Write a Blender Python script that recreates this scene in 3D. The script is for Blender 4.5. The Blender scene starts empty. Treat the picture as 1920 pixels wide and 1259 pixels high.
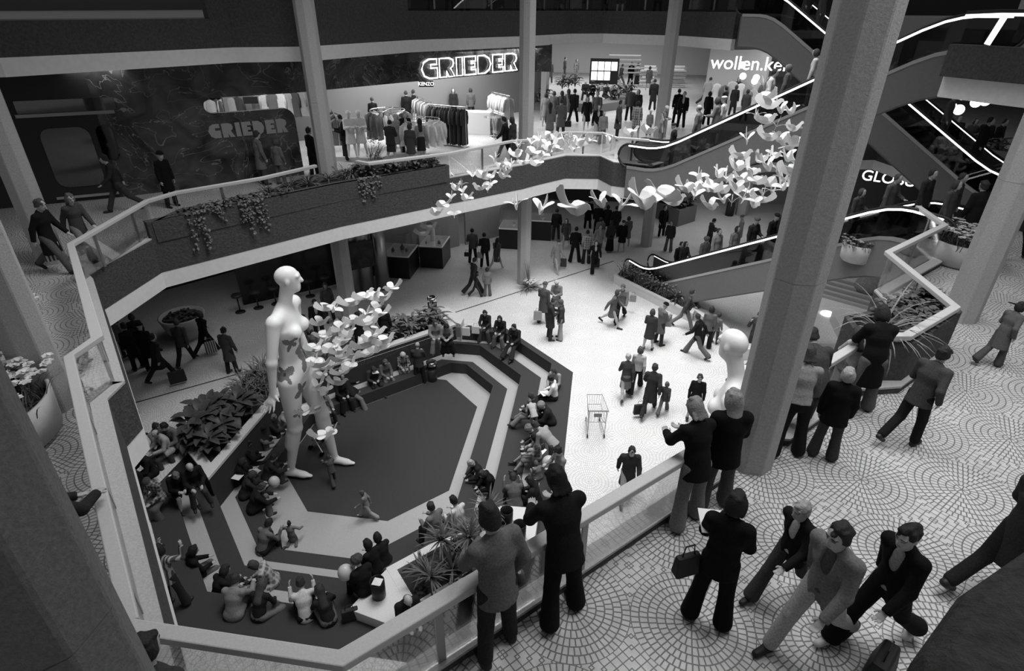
import bpy, bmesh, math, random
import numpy as np
from mathutils import Vector, Matrix
from mathutils.geometry import tessellate_polygon

# ------------------------------------------------------------------ camera
PI = math.pi
scene = bpy.context.scene
FPX, TILT, YAW, ROLL, CAMZ = 1095.4, math.radians(29.35), math.radians(8.3), math.radians(-0.30), 10.75
cd = bpy.data.cameras.new('camera')
cam = bpy.data.objects.new('camera', cd)
scene.collection.objects.link(cam)
scene.camera = cam
cd.sensor_fit = 'HORIZONTAL'
cd.sensor_width = 36.0
cd.lens = FPX / 1920 * 36.0
cd.clip_start, cd.clip_end = 0.05, 400
_r0 = Vector((1, 0, 0)); _f = Vector((0, math.cos(TILT), -math.sin(TILT))); _d0 = Vector((0, -math.sin(TILT), -math.cos(TILT)))
_r = math.cos(ROLL) * _r0 + math.sin(ROLL) * _d0
_d = -math.sin(ROLL) * _r0 + math.cos(ROLL) * _d0
_yaw = Matrix.Rotation(YAW, 3, 'Z')
CR, CD, CF = _yaw @ _r, _yaw @ _d, _yaw @ _f
m = Matrix((CR, -CD, -CF)).transposed().to_4x4()
m.translation = (0, 0, CAMZ)
cam.matrix_world = m

# ------------------------------------------------------------------ world, lights, exposure
world = bpy.data.worlds.new('world'); scene.world = world
world.use_nodes = True
bg = world.node_tree.nodes['Background']
bg.inputs[0].default_value = (1, 1, 1, 1); bg.inputs[1].default_value = 0.18
scene.view_settings.view_transform = 'Standard'
scene.view_settings.look = 'None'
scene.view_settings.gamma = 1.0
scene.view_settings.exposure = 0.0
scene.view_settings.use_curve_mapping = False

def area(name, loc, size, power, rot=(0, 0, 0), size_y=None, spread=PI):
    d = bpy.data.lights.new(name, 'AREA'); d.energy = power; d.size = size; d.spread = spread
    if size_y: d.shape = 'RECTANGLE'; d.size_y = size_y
    o = bpy.data.objects.new(name, d); o.location = loc; o.rotation_euler = rot
    scene.collection.objects.link(o)
    return o
area('skylight', (1.8, 20.0, 17.5), 6, 820, size_y=9, spread=math.radians(80))        # the glazed roof over the atrium
area('roof_light_terrace', (5.0, 7.0, 16.5), 6, 470, size_y=7, spread=math.radians(120))
area('roof_light_pit', (-3.5, 12.0, 17.0), 5, 680, size_y=6, spread=math.radians(110))
area('shop_ceiling_light', (-7.8, 29.0, 9.1), 8, 1100, rot=(0, 0, math.radians(50)), size_y=6)
area('gallery_ceiling_light', (0.5, 37.0, 9.1), 9, 520, size_y=7)
area('gallery_east_ceiling_light', (9.5, 36.0, 9.1), 7, 300, size_y=7)
area('gallery_west_ceiling_light', (-15.0, 17.5, 9.1), 2.0, 60, size_y=3)
area('gallery_far_ceiling_light', (-1.0, 50.0, 9.1), 14, 900, size_y=10)
area('shop_slot_light', (-13.2, 21.5, 9.1), 3, 160, rot=(0, 0, math.radians(40)), size_y=2)
area('ground_ceiling_light', (-4.5, 27.5, 4.15), 7, 90, size_y=5)
area('ground_east_ceiling_light', (7.0, 31.5, 4.15), 6, 120, size_y=6)
area('ground_west_ceiling_light', (-12.5, 17.5, 4.15), 4, 34, rot=(0, 0, math.radians(45)), size_y=2)

# ------------------------------------------------------------------ helpers
L0, L1, L2, L2N = 0.0, 5.45, 10.45, 9.75
coll = scene.collection
rnd = random.Random(7)
def ray(px, py):
    return (px - 960) * CR + (py - 629.5) * CD + FPX * CF
def at(px, py, z):
    v = ray(px, py); t = (z - CAMZ) / v.z
    return Vector((v.x * t, v.y * t, z))
def on_plane(px, py, p, ang):
    """point where the sight line meets the vertical plane through p with plan direction ang"""
    v = ray(px, py); nx, ny = -math.sin(ang), math.cos(ang)
    t = (nx * p[0] + ny * p[1]) / (nx * v.x + ny * v.y)
    return Vector((v.x * t, v.y * t, CAMZ + v.z * t))
def tag(o, label=None, cat=None, group=None, kind=None):
    if label: o['label'] = label
    if cat: o['category'] = cat
    if group: o['group'] = group
    if kind: o['kind'] = kind
    return o
def empty(name, loc=(0, 0, 0), rz=0, label=None, cat=None, group=None, kind=None):
    o = bpy.data.objects.new(name, None); coll.objects.link(o)
    o.location = loc; o.rotation_euler = (0, 0, rz); o.empty_display_size = .1
    return tag(o, label, cat, group, kind)
def link_mesh(name, me, mat=None, parent=None):
    o = bpy.data.objects.new(name, me); coll.objects.link(o)
    if mat is not None and len(me.materials) == 0: me.materials.append(mat)
    if parent: o.parent = parent
    return o
def copy_tree(o, parent=None):
    c = o.copy(); coll.objects.link(c)
    if parent: c.parent = parent; c.matrix_parent_inverse = Matrix()
    for ch in list(o.children): copy_tree(ch, c)
    return c

class MB:
    """collects shapes and links them as one mesh object"""
    def __init__(s): s.v = []; s.f = []; s.m = []
    def add(s, verts, faces, mi=0):
        b = len(s.v); s.v += [tuple(p) for p in verts]
        s.f += [tuple(b + i for i in f) for f in faces]; s.m += [mi] * len(faces); return s
    def box(s, c, size, rz=0, mi=0, M=None):
        x, y, z = size[0] / 2, size[1] / 2, size[2] / 2
        R = M if M is not None else Matrix.Rotation(rz, 3, 'Z')
        vs = [Vector(c) + R @ Vector((sx * x, sy * y, sz * z)) for sz in (-1, 1) for sy in (-1, 1) for sx in (-1, 1)]
        return s.add(vs, [(0, 2, 3, 1), (4, 5, 7, 6), (0, 1, 5, 4), (2, 6, 7, 3), (0, 4, 6, 2), (1, 3, 7, 5)], mi)
    def prism(s, poly, z0, z1, mi=0, holes=()):
        loops = [list(poly)] + [list(h) for h in holes]
        flat = [p for l in loops for p in l]; n = len(flat)
        tris = tessellate_polygon([[Vector((p[0], p[1], 0)) for p in l] for l in loops])
        def up(t):
            a, b, c = (flat[i] for i in t)
            return (b[0] - a[0]) * (c[1] - a[1]) - (b[1] - a[1]) * (c[0] - a[0]) > 0
        tr = [t if up(t) else t[::-1] for t in tris]
        fs = [tuple(i + n for i in t) for t in tr] + [t[::-1] for t in tr]
        k = 0
        for l in loops:
            m_ = len(l); ar = sum(l[i][0] * l[(i + 1) % m_][1] - l[(i + 1) % m_][0] * l[i][1] for i in range(m_))
            ccw = (ar > 0) == (k == 0)
            for i in range(m_):
                a, b = k + i, k + (i + 1) % m_
                fs.append((a, b, b + n, a + n) if ccw else (b, a, a + n, b + n))
            k += m_
        return s.add([(p[0], p[1], z0) for p in flat] + [(p[0], p[1], z1) for p in flat], fs, mi)
    def tube(s, pts, r, n=8, mi=0, closed=False, flat=None):
        """round tube (or, with flat=(w,h), a rectangular bar) along a path"""
        pts = [Vector(p) for p in pts]; N = len(pts); rr = r if isinstance(r, (list, tuple)) else [r] * N
        vs = []; up0 = Vector((0, 0, 1))
        for i, p in enumerate(pts):
            a = pts[i - 1] if (i > 0 or closed) else p
            b = pts[(i + 1) % N] if (i < N - 1 or closed) else p
            t = (b - a).normalized() if (b - a).length > 1e-9 else Vector((0, 0, 1))
            u = up0 if abs(t.dot(up0)) < .97 else Vector((0, 1, 0))
            sd = t.cross(u).normalized(); uu = sd.cross(t).normalized()
            k = 1.0
            if 0 < i < N - 1 or closed:
                t1 = (p - a).normalized(); k = 1 / max(.5, abs(t1.dot(t)))
            if flat:
                for (x, y) in ((-1, -1), (1, -1), (1, 1), (-1, 1)):
                    vs.append(p + sd * (x * flat[0] / 2 * k) + uu * (y * flat[1] / 2))
            else:
                for j in range(n):
                    an = 2 * PI * j / n
                    vs.append(p + sd * (math.cos(an) * rr[i]) + uu * (math.sin(an) * rr[i]))
        q = 4 if flat else n; fs = []
        for i in range(N if closed else N - 1):
            for j in range(q):
                a, b = i * q + j, i * q + (j + 1) % q; i2 = (i + 1) % N
                fs.append((a, b, i2 * q + (j + 1) % q, i2 * q + j))
        if not closed: fs += [tuple(range(q))[::-1], tuple((N - 1) * q + j for j in range(q))]
        return s.add(vs, fs, mi)
    def lathe(s, prof, c=(0, 0, 0), n=24, mi=0, cap=True):
        vs = [(c[0] + r * math.cos(2 * PI * j / n), c[1] + r * math.sin(2 * PI * j / n), c[2] + z) for r, z in prof for j in range(n)]
        fs = []
        for i in range(len(prof) - 1):
            for j in range(n):
                fs.append((i * n + j, i * n + (j + 1) % n, (i + 1) * n + (j + 1) % n, (i + 1) * n + j))
        if cap: fs += [tuple(range(n))[::-1], tuple((len(prof) - 1) * n + j for j in range(n))]
        return s.add(vs, fs, mi)
    def ball(s, c, r, n=12, m_=8, mi=0):
        rx, ry, rz = r if isinstance(r, (tuple, list)) else (r, r, r)
        prof = [(math.sin(PI * i / m_), -math.cos(PI * i / m_)) for i in range(m_ + 1)]
        vs = [(c[0] + rx * max(a, 1e-4) * math.cos(2 * PI * j / n), c[1] + ry * max(a, 1e-4) * math.sin(2 * PI * j / n), c[2] + rz * b) for a, b in prof for j in range(n)]
        fs = [(i * n + j, i * n + (j + 1) % n, (i + 1) * n + (j + 1) % n, (i + 1) * n + j) for i in range(m_) for j in range(n)]
        return s.add(vs, fs, mi)
    def build(s, name, mat=None, parent=None, smooth=False, mats=None, loc=None):
        me = bpy.data.meshes.new(name); me.from_pydata(s.v, [], s.f); me.update()
        for mm in (mats or [mat]): me.materials.append(mm)
        if mats: me.polygons.foreach_set('material_index', s.m)
        if smooth: me.polygons.foreach_set('use_smooth', [True] * len(s.f))
        o = bpy.data.objects.new(name, me); coll.objects.link(o)
        if parent: o.parent = parent
        if loc is not None: o.location = loc
        return o
def bevel(o, w=.01, seg=2):
    b = o.modifiers.new('bevel', 'BEVEL'); b.width = w; b.segments = seg; b.limit_method = 'ANGLE'; return o
def hexp(c, r, n=8, a0=22.5):
    return [(c[0] + r * math.cos(math.radians(a0 + 360 / n * k)), c[1] + r * math.sin(math.radians(a0 + 360 / n * k))) for k in range(n)]

# ------------------------------------------------------------------ materials
_mc = {}
def N(nt, typ, **kw):
    n = nt.nodes.new(typ)
    for k, v in kw.items():
        if k == 'op': n.operation = v
        elif k[0] == 'i' and k[1:].isdigit(): n.inputs[int(k[1:])].default_value = v
        else: setattr(n, k, v)
    return n
def new_mat(name):
    m_ = bpy.data.materials.new(name); m_.use_nodes = True
    return m_, m_.node_tree, m_.node_tree.nodes['Principled BSDF']
def g3(v): return (v, v, v, 1)
def mth(nt, op, a, b=None, c=None):
    n = nt.nodes.new('ShaderNodeMath'); n.operation = op
    for i, x in enumerate((a, b, c)):
        if x is None: continue
        if isinstance(x, (int, float)): n.inputs[i].default_value = x
        else: nt.links.new(x, n.inputs[i])
    return n.outputs[0]
def grey(v, rough=.75, metal=0.0, noise=0.0, scale=30, bump=0.0, spec=.3):
    """plain procedural surface: a grey with a little mottling and grain"""
    k = ('g', round(v, 3), rough, metal, noise, scale, bump, spec)
    if k in _mc: return _mc[k]
    m_, nt, b = new_mat('grey_%03d' % int(v * 1000))
    b.inputs['Roughness'].default_value = rough; b.inputs['Metallic'].default_value = metal
    b.inputs['Specular IOR Level'].default_value = spec
    b.inputs['Base Color'].default_value = g3(v)
    if noise or bump:
        tc = N(nt, 'ShaderNodeTexCoord'); nz = N(nt, 'ShaderNodeTexNoise', i2=scale); nz.inputs['Detail'].default_value = 5
        nt.links.new(tc.outputs['Object'], nz.inputs['Vector'])
        if noise:
            cr = N(nt, 'ShaderNodeMapRange'); cr.inputs[1].default_value = .3; cr.inputs[2].default_value = .7
            cr.inputs[3].default_value = max(0, v * (1 - noise)); cr.inputs[4].default_value = min(1, v * (1 + noise))
            nt.links.new(nz.outputs[0], cr.inputs[0]); nt.links.new(cr.outputs[0], b.inputs['Base Color'])
        if bump:
            bp = N(nt, 'ShaderNodeBump'); bp.inputs['Strength'].default_value = bump; bp.inputs['Distance'].default_value = .03
            nt.links.new(nz.outputs[0], bp.inputs['Height']); nt.links.new(bp.outputs[0], b.inputs['Normal'])
    _mc[k] = m_; return m_
def cloth(v): return grey(v, .95, 0, .22, 55, .15, .12)
def emit(v, s):
    k = ('e', v, s)
    if k in _mc: return _mc[k]
    m_, nt, b = new_mat('lit_%d' % int(s * 10))
    b.inputs['Base Color'].default_value = g3(v); b.inputs['Emission Color'].default_value = g3(1); b.inputs['Emission Strength'].default_value = s
    _mc[k] = m_; return m_
def glass_mat(name, clear=.92, tint=.9, rough=.02):
    m_ = bpy.data.materials.new(name); m_.use_nodes = True; nt = m_.node_tree; nt.nodes.clear()
    out = N(nt, 'ShaderNodeOutputMaterial'); mx = N(nt, 'ShaderNodeMixShader'); tr = N(nt, 'ShaderNodeBsdfTransparent'); gl = N(nt, 'ShaderNodeBsdfGlossy')
    tr.inputs[0].default_value = g3(tint); gl.inputs[0].default_value = g3(.9); gl.inputs['Roughness'].default_value = rough
    fr = N(nt, 'ShaderNodeFresnel'); fr.inputs[0].default_value = 1.45
    f = mth(nt, 'MULTIPLY_ADD', fr.outputs[0], clear, .02)
    nt.links.new(f, mx.inputs[0]); nt.links.new(tr.outputs[0], mx.inputs[1]); nt.links.new(gl.outputs[0], mx.inputs[2]); nt.links.new(mx.outputs[0], out.inputs[0])
    return m_
def tile_mat(name, base, joint, origin, P=1.2, rough=.45, contrast=1.0):
    """small setts laid in rings round a square lattice of centres"""
    m_, nt, b = new_mat(name); Lk = nt.links.new
    geo = N(nt, 'ShaderNodeNewGeometry'); sp = N(nt, 'ShaderNodeSeparateXYZ'); Lk(geo.outputs['Position'], sp.inputs[0])
    def cell(o, off):
        q = mth(nt, 'DIVIDE', mth(nt, 'SUBTRACT', o, off), P)
        return mth(nt, 'MULTIPLY', mth(nt, 'SUBTRACT', mth(nt, 'FRACT', mth(nt, 'ADD', q, .5)), .5), P)
    lx, ly = cell(sp.outputs[0], origin[0]), cell(sp.outputs[1], origin[1])
    r = mth(nt, 'SQRT', mth(nt, 'ADD', mth(nt, 'MULTIPLY', lx, lx), mth(nt, 'MULTIPLY', ly, ly)))
    RW = .086
    ri = mth(nt, 'FLOOR', mth(nt, 'DIVIDE', r, RW)); rf = mth(nt, 'FRACT', mth(nt, 'DIVIDE', r, RW))
    jr = mth(nt, 'LESS_THAN', mth(nt, 'MINIMUM', rf, mth(nt, 'SUBTRACT', 1.0, rf)), .085)
    th = mth(nt, 'ARCTAN2', ly, lx)
    cnt = mth(nt, 'MULTIPLY_ADD', ri, 9.0, 7.0)
    af = mth(nt, 'FRACT', mth(nt, 'ADD', mth(nt, 'MULTIPLY', mth(nt, 'DIVIDE', th, 2 * PI), cnt), mth(nt, 'MULTIPLY', ri, .37)))
    arc = mth(nt, 'DIVIDE', mth(nt, 'MULTIPLY', r, 2 * PI), cnt)
    ja = mth(nt, 'LESS_THAN', mth(nt, 'MULTIPLY', mth(nt, 'MINIMUM', af, mth(nt, 'SUBTRACT', 1.0, af)), arc), .0072)
    ring = mth(nt, 'MAXIMUM', jr, ja)
    # fill of straight setts in the spandrels
    gx = mth(nt, 'FRACT', mth(nt, 'DIVIDE', mth(nt, 'ADD', lx, ly), .115)); gy = mth(nt, 'FRACT', mth(nt, 'DIVIDE', mth(nt, 'SUBTRACT', lx, ly), .115))
    jg = mth(nt, 'LESS_THAN', mth(nt, 'MINIMUM', mth(nt, 'MINIMUM', gx, mth(nt, 'SUBTRACT', 1.0, gx)), mth(nt, 'MINIMUM', gy, mth(nt, 'SUBTRACT', 1.0, gy))), .07)
    inside = mth(nt, 'LESS_THAN', r, RW * 7.02)
    j = mth(nt, 'ADD', mth(nt, 'MULTIPLY', inside, ring), mth(nt, 'MULTIPLY', mth(nt, 'SUBTRACT', 1.0, inside), jg))
    nz = N(nt, 'ShaderNodeTexNoise', i2=9.0); nz.inputs['Detail'].default_value = 6; Lk(geo.outputs['Position'], nz.inputs['Vector'])
    vary = N(nt, 'ShaderNodeMapRange'); vary.inputs[1].default_value = .3; vary.inputs[2].default_value = .7; vary.inputs[3].default_value = base * .88; vary.inputs[4].default_value = min(1, base * 1.1)
    Lk(nz.outputs[0], vary.inputs[0])
    mx = N(nt, 'ShaderNodeMix'); mx.data_type = 'FLOAT'; Lk(j, mx.inputs[0]); Lk(vary.outputs[0], mx.inputs[2]); mx.inputs[3].default_value = joint
    Lk(mx.outputs[0], b.inputs['Base Color']); b.inputs['Roughness'].default_value = rough
    bp = N(nt, 'ShaderNodeBump'); bp.inputs['Strength'].default_value = .25; bp.inputs['Distance'].default_value = .01; bp.invert = True
    Lk(j, bp.inputs['Height']); Lk(bp.outputs[0], b.inputs['Normal'])
    return m_
def rough_mat(name, v, scale, dist, v2=.6):
    """rough-cast render: strong coarse relief"""
    m_, nt, b = new_mat(name); Lk = nt.links.new
    geo = N(nt, 'ShaderNodeNewGeometry'); nz = N(nt, 'ShaderNodeTexNoise', i2=scale); nz.inputs['Detail'].default_value = 8; nz.inputs['Roughness'].default_value = .65
    Lk(geo.outputs['Position'], nz.inputs['Vector'])
    cr = N(nt, 'ShaderNodeMapRange'); cr.inputs[1].default_value = .25; cr.inputs[2].default_value = .75; cr.inputs[3].default_value = v * v2; cr.inputs[4].default_value = v * (2 - v2)
    Lk(nz.outputs[0], cr.inputs[0]); Lk(cr.outputs[0], b.inputs['Base Color'])
    bp = N(nt, 'ShaderNodeBump'); bp.inputs['Strength'].default_value = .9; bp.inputs['Distance'].default_value = dist
    Lk(nz.outputs[0], bp.inputs['Height']); Lk(bp.outputs[0], b.inputs['Normal'])
    b.inputs['Roughness'].default_value = .92; b.inputs['Specular IOR Level'].default_value = .15
    return m_
def marble_mat():
    m_, nt, b = new_mat('dark_marble'); Lk = nt.links.new
    geo = N(nt, 'ShaderNodeNewGeometry'); nz = N(nt, 'ShaderNodeTexNoise', i2=1.1); nz.inputs['Detail'].default_value = 9; nz.inputs['Distortion'].default_value = 1.2
    Lk(geo.outputs['Position'], nz.inputs['Vector'])
    cr = N(nt, 'ShaderNodeMapRange'); cr.inputs[1].default_value = .35; cr.inputs[2].default_value = .75; cr.inputs[3].default_value = .02; cr.inputs[4].default_value = .11
    Lk(nz.outputs[0], cr.inputs[0])
    n2 = N(nt, 'ShaderNodeTexNoise', i2=.7); n2.inputs['Detail'].default_value = 3; n2.inputs['Distortion'].default_value = 2.5; Lk(geo.outputs['Position'], n2.inputs['Vector'])
    vein = mth(nt, 'LESS_THAN', mth(nt, 'ABSOLUTE', mth(nt, 'SUBTRACT', n2.outputs[0], .5)), .006)
    s_ = mth(nt, 'MULTIPLY_ADD', vein, .14, cr.outputs[0]); Lk(s_, b.inputs['Base Color'])
    b.inputs['Roughness'].default_value = .18
    return m_
def stripe_mat(name, v1, v2, axis=0, freq=22, duty=.5, plaid=False, coord='Object'):
    k = ('s', v1, v2, axis, freq, duty, plaid)
    if k in _mc: return _mc[k]
    m_, nt, b = new_mat(name); Lk = nt.links.new
    tc = N(nt, 'ShaderNodeTexCoord'); sp = N(nt, 'ShaderNodeSeparateXYZ'); Lk(tc.outputs[coord], sp.inputs[0])
    def st(o): return mth(nt, 'LESS_THAN', mth(nt, 'FRACT', mth(nt, 'MULTIPLY', o, freq)), duty)
    a = st(sp.outputs[axis])
    if plaid: a = mth(nt, 'MULTIPLY', mth(nt, 'ADD', a, mth(nt, 'ADD', st(sp.outputs[2]), st(sp.outputs[1]))), .45)
    mx = N(nt, 'ShaderNodeMix'); mx.data_type = 'FLOAT'; Lk(a, mx.inputs[0]); mx.inputs[2].default_value = v1; mx.inputs[3].default_value = v2
    Lk(mx.outputs[0], b.inputs['Base Color']); b.inputs['Roughness'].default_value = .9
    _mc[k] = m_; return m_

TO = at(1250.6, 330, L1)
M_TILE1 = tile_mat('terrace_setts', .56, .15, (TO.x, TO.y))
M_TILE0 = tile_mat('plaza_setts', .70, .44, (TO.x + .3, TO.y + .5))
M_TILE0W = tile_mat('plaza_setts_inner', .50, .36, (TO.x + .3, TO.y + .5))
M_ROUGH = rough_mat('roughcast', .085, 16, .05)
M_ROUGHN = rough_mat('roughcast_coarse', .10, 26, .03)
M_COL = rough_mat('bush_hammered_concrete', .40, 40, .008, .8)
M_COLSHADE = rough_mat('shaded_concrete', .20, 34, .015, .75)  # column concrete in a darker tone: shade on the nearest column put into colour
M_CONC = grey(.42, .8, 0, .12, 40, .1)
M_RAIL = grey(.52, .55, 0, .06, 60, .03)
M_WHITE = grey(.80, .7, 0, .04, 8)
M_CLAD = grey(.17, .6, 0, .05, 12)
M_CARD = rough_mat('dark_carpet', .048, 90, .004, .7)
M_CARL = rough_mat('light_carpet', .38, 110, .004, .7)
M_TERR = grey(.62, .5, 0, .15, 70, .02)
M_METAL = grey(.35, .35, .9)
M_CHROME = grey(.75, .15, 1.0)
M_BLACK = grey(.012, .4)
M_RUBBER = grey(.02, .5)
M_SOIL = rough_mat('planting_soil', .035, 40, .02)
M_GLASS = glass_mat('rail_glass', .55, .97)
M_GLASSD = glass_mat('balustrade_glass', .95, .42)
M_GLASSC = glass_mat('case_glass', .6, .985)
M_SHOPGLASS = glass_mat('shop_window_glass', 1.0, .25)
M_MARBLE = marble_mat()
M_TUBE = emit(1, 3.2)
M_NEON = emit(1, 2.6)
M_DARKW = grey(.03, .5)
# ------------------------------------------------------------------ the setting
def struct(o): return tag(o, kind='structure')
def octo(R, TR, T, TL, L, BL, B, BR):
    return [(R, R + BR), (R, TR - R), (TR - T, T), (T - TL, T), (L, L + TL), (L, BL - L), (BL - B, B), (B - BR, B)]
def offset(pts, d, closed=False):
    """shift a polyline to its left by d"""
    out = []; n = len(pts)
    for i in range(n):
        p = Vector(pts[i][:2])
        a = Vector(pts[i - 1][:2]) if (i > 0 or closed) else None
        b = Vector(pts[(i + 1) % n][:2]) if (i < n - 1 or closed) else None
        n1 = Vector((-(p - a).y, (p - a).x)).normalized() if a is not None else None
        n2 = Vector((-(b - p).y, (b - p).x)).normalized() if b is not None else None
        if n1 is None: nn = n2
        elif n2 is None: nn = n1
        else:
            nn = n1 + n2; nn = nn / max(.35, nn.length_squared / 2) if nn.length > 1e-6 else n1
        out.append((p.x + nn.x * d, p.y + nn.y * d))
    return out
def strip(mb, pts, d0, d1, z0, z1, mi=0):
    a, b = offset(pts, d0), offset(pts, d1)
    for i in range(len(pts) - 1):
        mb.prism([a[i], a[i + 1], b[i + 1], b[i]], z0, z1, mi)
    return mb

# the sunken pit: rings of carpeted steps
PD = octo(-3.55, 12.53, 17.55, 23.0, -8.7, 3.46, 10.65, 15.56)
P0 = octo(-3.12, 13.69, 18.06, 23.01, -8.72, 2.0, 9.0, 14.0)
P1d = octo(-2.59, 14.10, 18.25, 23.6, -9.1, 1.35, 8.62, 13.5)
P1 = octo(-2.15, 14.79, 18.75, 24.0, -10.58, .75, 8.1, 13.0)
P2d = octo(-1.44, 15.45, 18.92, 24.0, -10.59, .1, 7.6, 12.5)
P2 = octo(-1.12, 16.05, 19.08, 24.0, -10.6, -.45, 7.05, 12.1)
P3 = octo(-.35, 16.38, 19.45, 24.0, -10.61, -1.35, 6.2, 8.5)
H = (-1.33, -.89, -.44, 0.0)
pit = MB(); pit.prism(PD, H[0] - .05, H[0], 0)
def ringtop(mb, A, B, z, mi):
    n = len(A); mb.add([(p[0], p[1], z) for p in A] + [(p[0], p[1], z) for p in B], [(i, i + n, (i + 1) % n + n, (i + 1) % n)[::-1] for i in range(n)][::1], mi)
def riser(mb, A, z0, z1, mi):
    n = len(A); mb.add([(p[0], p[1], z0) for p in A] + [(p[0], p[1], z1) for p in A], [(i, i + n, (i + 1) % n + n, (i + 1) % n) for i in range(n)], mi)
ringtop(pit, PD, P0, H[0], 1)
riser(pit, P0, H[0], H[1], 0); ringtop(pit, P0, P1d, H[1], 0); ringtop(pit, P1d, P1, H[1], 1)
riser(pit, P1, H[1], H[2], 0); ringtop(pit, P1, P2d, H[2], 0); ringtop(pit, P2d, P2, H[2], 1)
riser(pit, P2, H[2], H[3], 0); ringtop(pit, P2, P3, H[3], 0)
struct(pit.build('floor_pit', mats=[M_CARD, M_CARL]))
fl = MB(); fl.prism([(-34, -2), (34, -2), (34, 64), (-34, 64)], -.2, 0.0, 0, holes=[P3])
struct(fl.build('floor_plaza', M_TILE0))
# dark expansion joint across the plaza floor
j0, j1, j2 = at(245, 758, 0), at(820, 597, 0), at(1150, 490, 0)
jm = MB(); strip(jm, [(j0.x, j0.y), (j1.x, j1.y), (j2.x, j2.y)], -.03, .03, .0005, .004)
struct(jm.build('trim_1', grey(.05)))

# upper floor with its void
V1 = [(-3.42, 2.60), (-1.72, 2.60), (1.80, 6.12), (1.80, 6.95), (2.80, 7.0), (4.2, 8.42), (4.85, 8.6), (6.0, 9.75), (5.95, 12.2), (7.95, 14.25), (8.05, 15.5), (9.15, 16.35),
      (11.6, 19.5), (13.2, 21.3), (13.6, 26.0), (12.6, 29.8), (7.5, 28.4), (2.75, 23.9), (1.95, 22.75), (.54, 23.2), (.0, 24.2), (-1.36, 24.05), (-2.45, 22.75), (-2.85, 22.2),
      (-5.13, 19.87), (-7.96, 16.89), (-11.13, 12.65), (-11.0, 10.4), (-10.66, 10.15), (-7.15, 6.68), (-7.08, 6.22)]
s1 = MB(); s1.prism([(-34, -6), (34, -6), (34, 64), (-34, 64)], 4.27, L1 - .02, 0, holes=[V1])
struct(s1.build('ceiling_ground', grey(.10)))
f1 = MB(); f1.prism([(-34, -6), (34, -6), (34, 64), (-34, 64)], L1 - .02, L1, 0, holes=[V1])
struct(f1.build('floor_terrace', M_TILE1))
# parapets: rough-cast band, white soffit band, kerb
def parapet(name, pts, top=L1 + .1, bot=4.65, low=4.22, kerb=True, th=.19):
    a = MB(); strip(a, pts, -.02, th, bot, top); struct(a.build('wall_' + name, M_ROUGH))
    b = MB(); strip(b, pts, -.012, th, low, bot); struct(b.build('trim_' + name, M_WHITE))
    if kerb:
        c = MB(); strip(c, pts, -.02, .20, top, top + .035); struct(c.build('trim_kerb_' + name, M_CONC))
parapet('terrace', [(p[0], p[1]) for p in V1[29:31] + V1[:11]][::-1])
parapet('gallery_west', V1[26:30][::-1])
parapet('gallery_north', V1[18:25][::-1])
parapet('gallery_planter', V1[24:27][::-1], top=6.0, kerb=False, th=.22)
parapet('gallery_east', V1[11:19][::-1])
# upper gallery (second floor): parapet bands seen from level with them
U = [(-24.0, 9.5), (-14.4, 13.5), (-11.4, 18.45), (-9.55, 19.3), (-7.8, 23.85), (-4.0, 28.4), (-2.0, 32.0), (-.3, 32.7), (3.4, 30.9), (5.2, 28.0)]
Ub = U + [(6.7, 28.6), (16, 30), (34, 26), (34, 64), (-34, 64), (-34, 9.5)]
s2 = MB(); s2.prism(Ub, 9.25, L2); struct(s2.build('ceiling_gallery', grey(.30)))
def parapet2(name, pts, top):
    a = MB(); strip(a, pts, -.02, .25, 9.65, top); struct(a.build('wall_' + name, M_ROUGH))
    b = MB(); strip(b, pts, .06, .25, 9.23, 9.65); struct(b.build('trim_' + name, M_WHITE))
def pick(px):  # point of the upper parapet line under a column of the view
    v = ray(px, 40)
    for a, b in zip(U[:-1], U[1:]):
        d1 = a[0] * v.y - a[1] * v.x; d2 = b[0] * v.y - b[1] * v.x
        if d1 * d2 <= 0:
            t = d1 / (d1 - d2); return (a[0] + (b[0] - a[0]) * t, a[1] + (b[1] - a[1]) * t)
c385, c755 = pick(385), pick(757)
parapet2('upper_west', ([U[0], U[1], c385])[::-1], 10.42)
parapet2('upper_planter', ([c385, U[2], U[3], c755])[::-1], 11.35)
parapet2('upper_north', ([c755] + [u for u in U[5:]])[::-1], 10.62)
# walls of the shops on the gallery
W0, W1, W2, W3, W4 = (-22.5, 11.4), (-14.84, 16.3), (-10.5, 19.9), (-4.05, 29.45), (-2.6, 30.3)
def wallseg(name, a, b, z0, z1, mat, th=.25):
    mb = MB(); strip(mb, [a, b], 0, th, z0, z1); return struct(mb.build(name, mat))
wallseg('wall_shopfront', W0, W1, L1, 9.3, M_DARKW)
# outer walls far behind
wallseg('wall_north', (34, 63), (-34, 63), 0, 14, grey(.22))
wallseg('wall_west', (-33, 64), (-33, -5), 0, 14, grey(.10))
wallseg('wall_east', (33, -5), (33, 64), 0, 14, grey(.18))
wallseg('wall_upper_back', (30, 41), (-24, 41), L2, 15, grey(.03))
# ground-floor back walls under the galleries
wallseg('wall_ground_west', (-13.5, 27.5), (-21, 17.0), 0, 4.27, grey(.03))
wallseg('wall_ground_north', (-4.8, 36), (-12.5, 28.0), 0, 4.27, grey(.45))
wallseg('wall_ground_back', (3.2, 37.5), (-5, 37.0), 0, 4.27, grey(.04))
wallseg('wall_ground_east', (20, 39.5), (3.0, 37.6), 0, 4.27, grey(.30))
wallseg('wall_gallery_back', (30, 60.0), (-14, 60.0), L1, 9.3, grey(.55))
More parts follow.
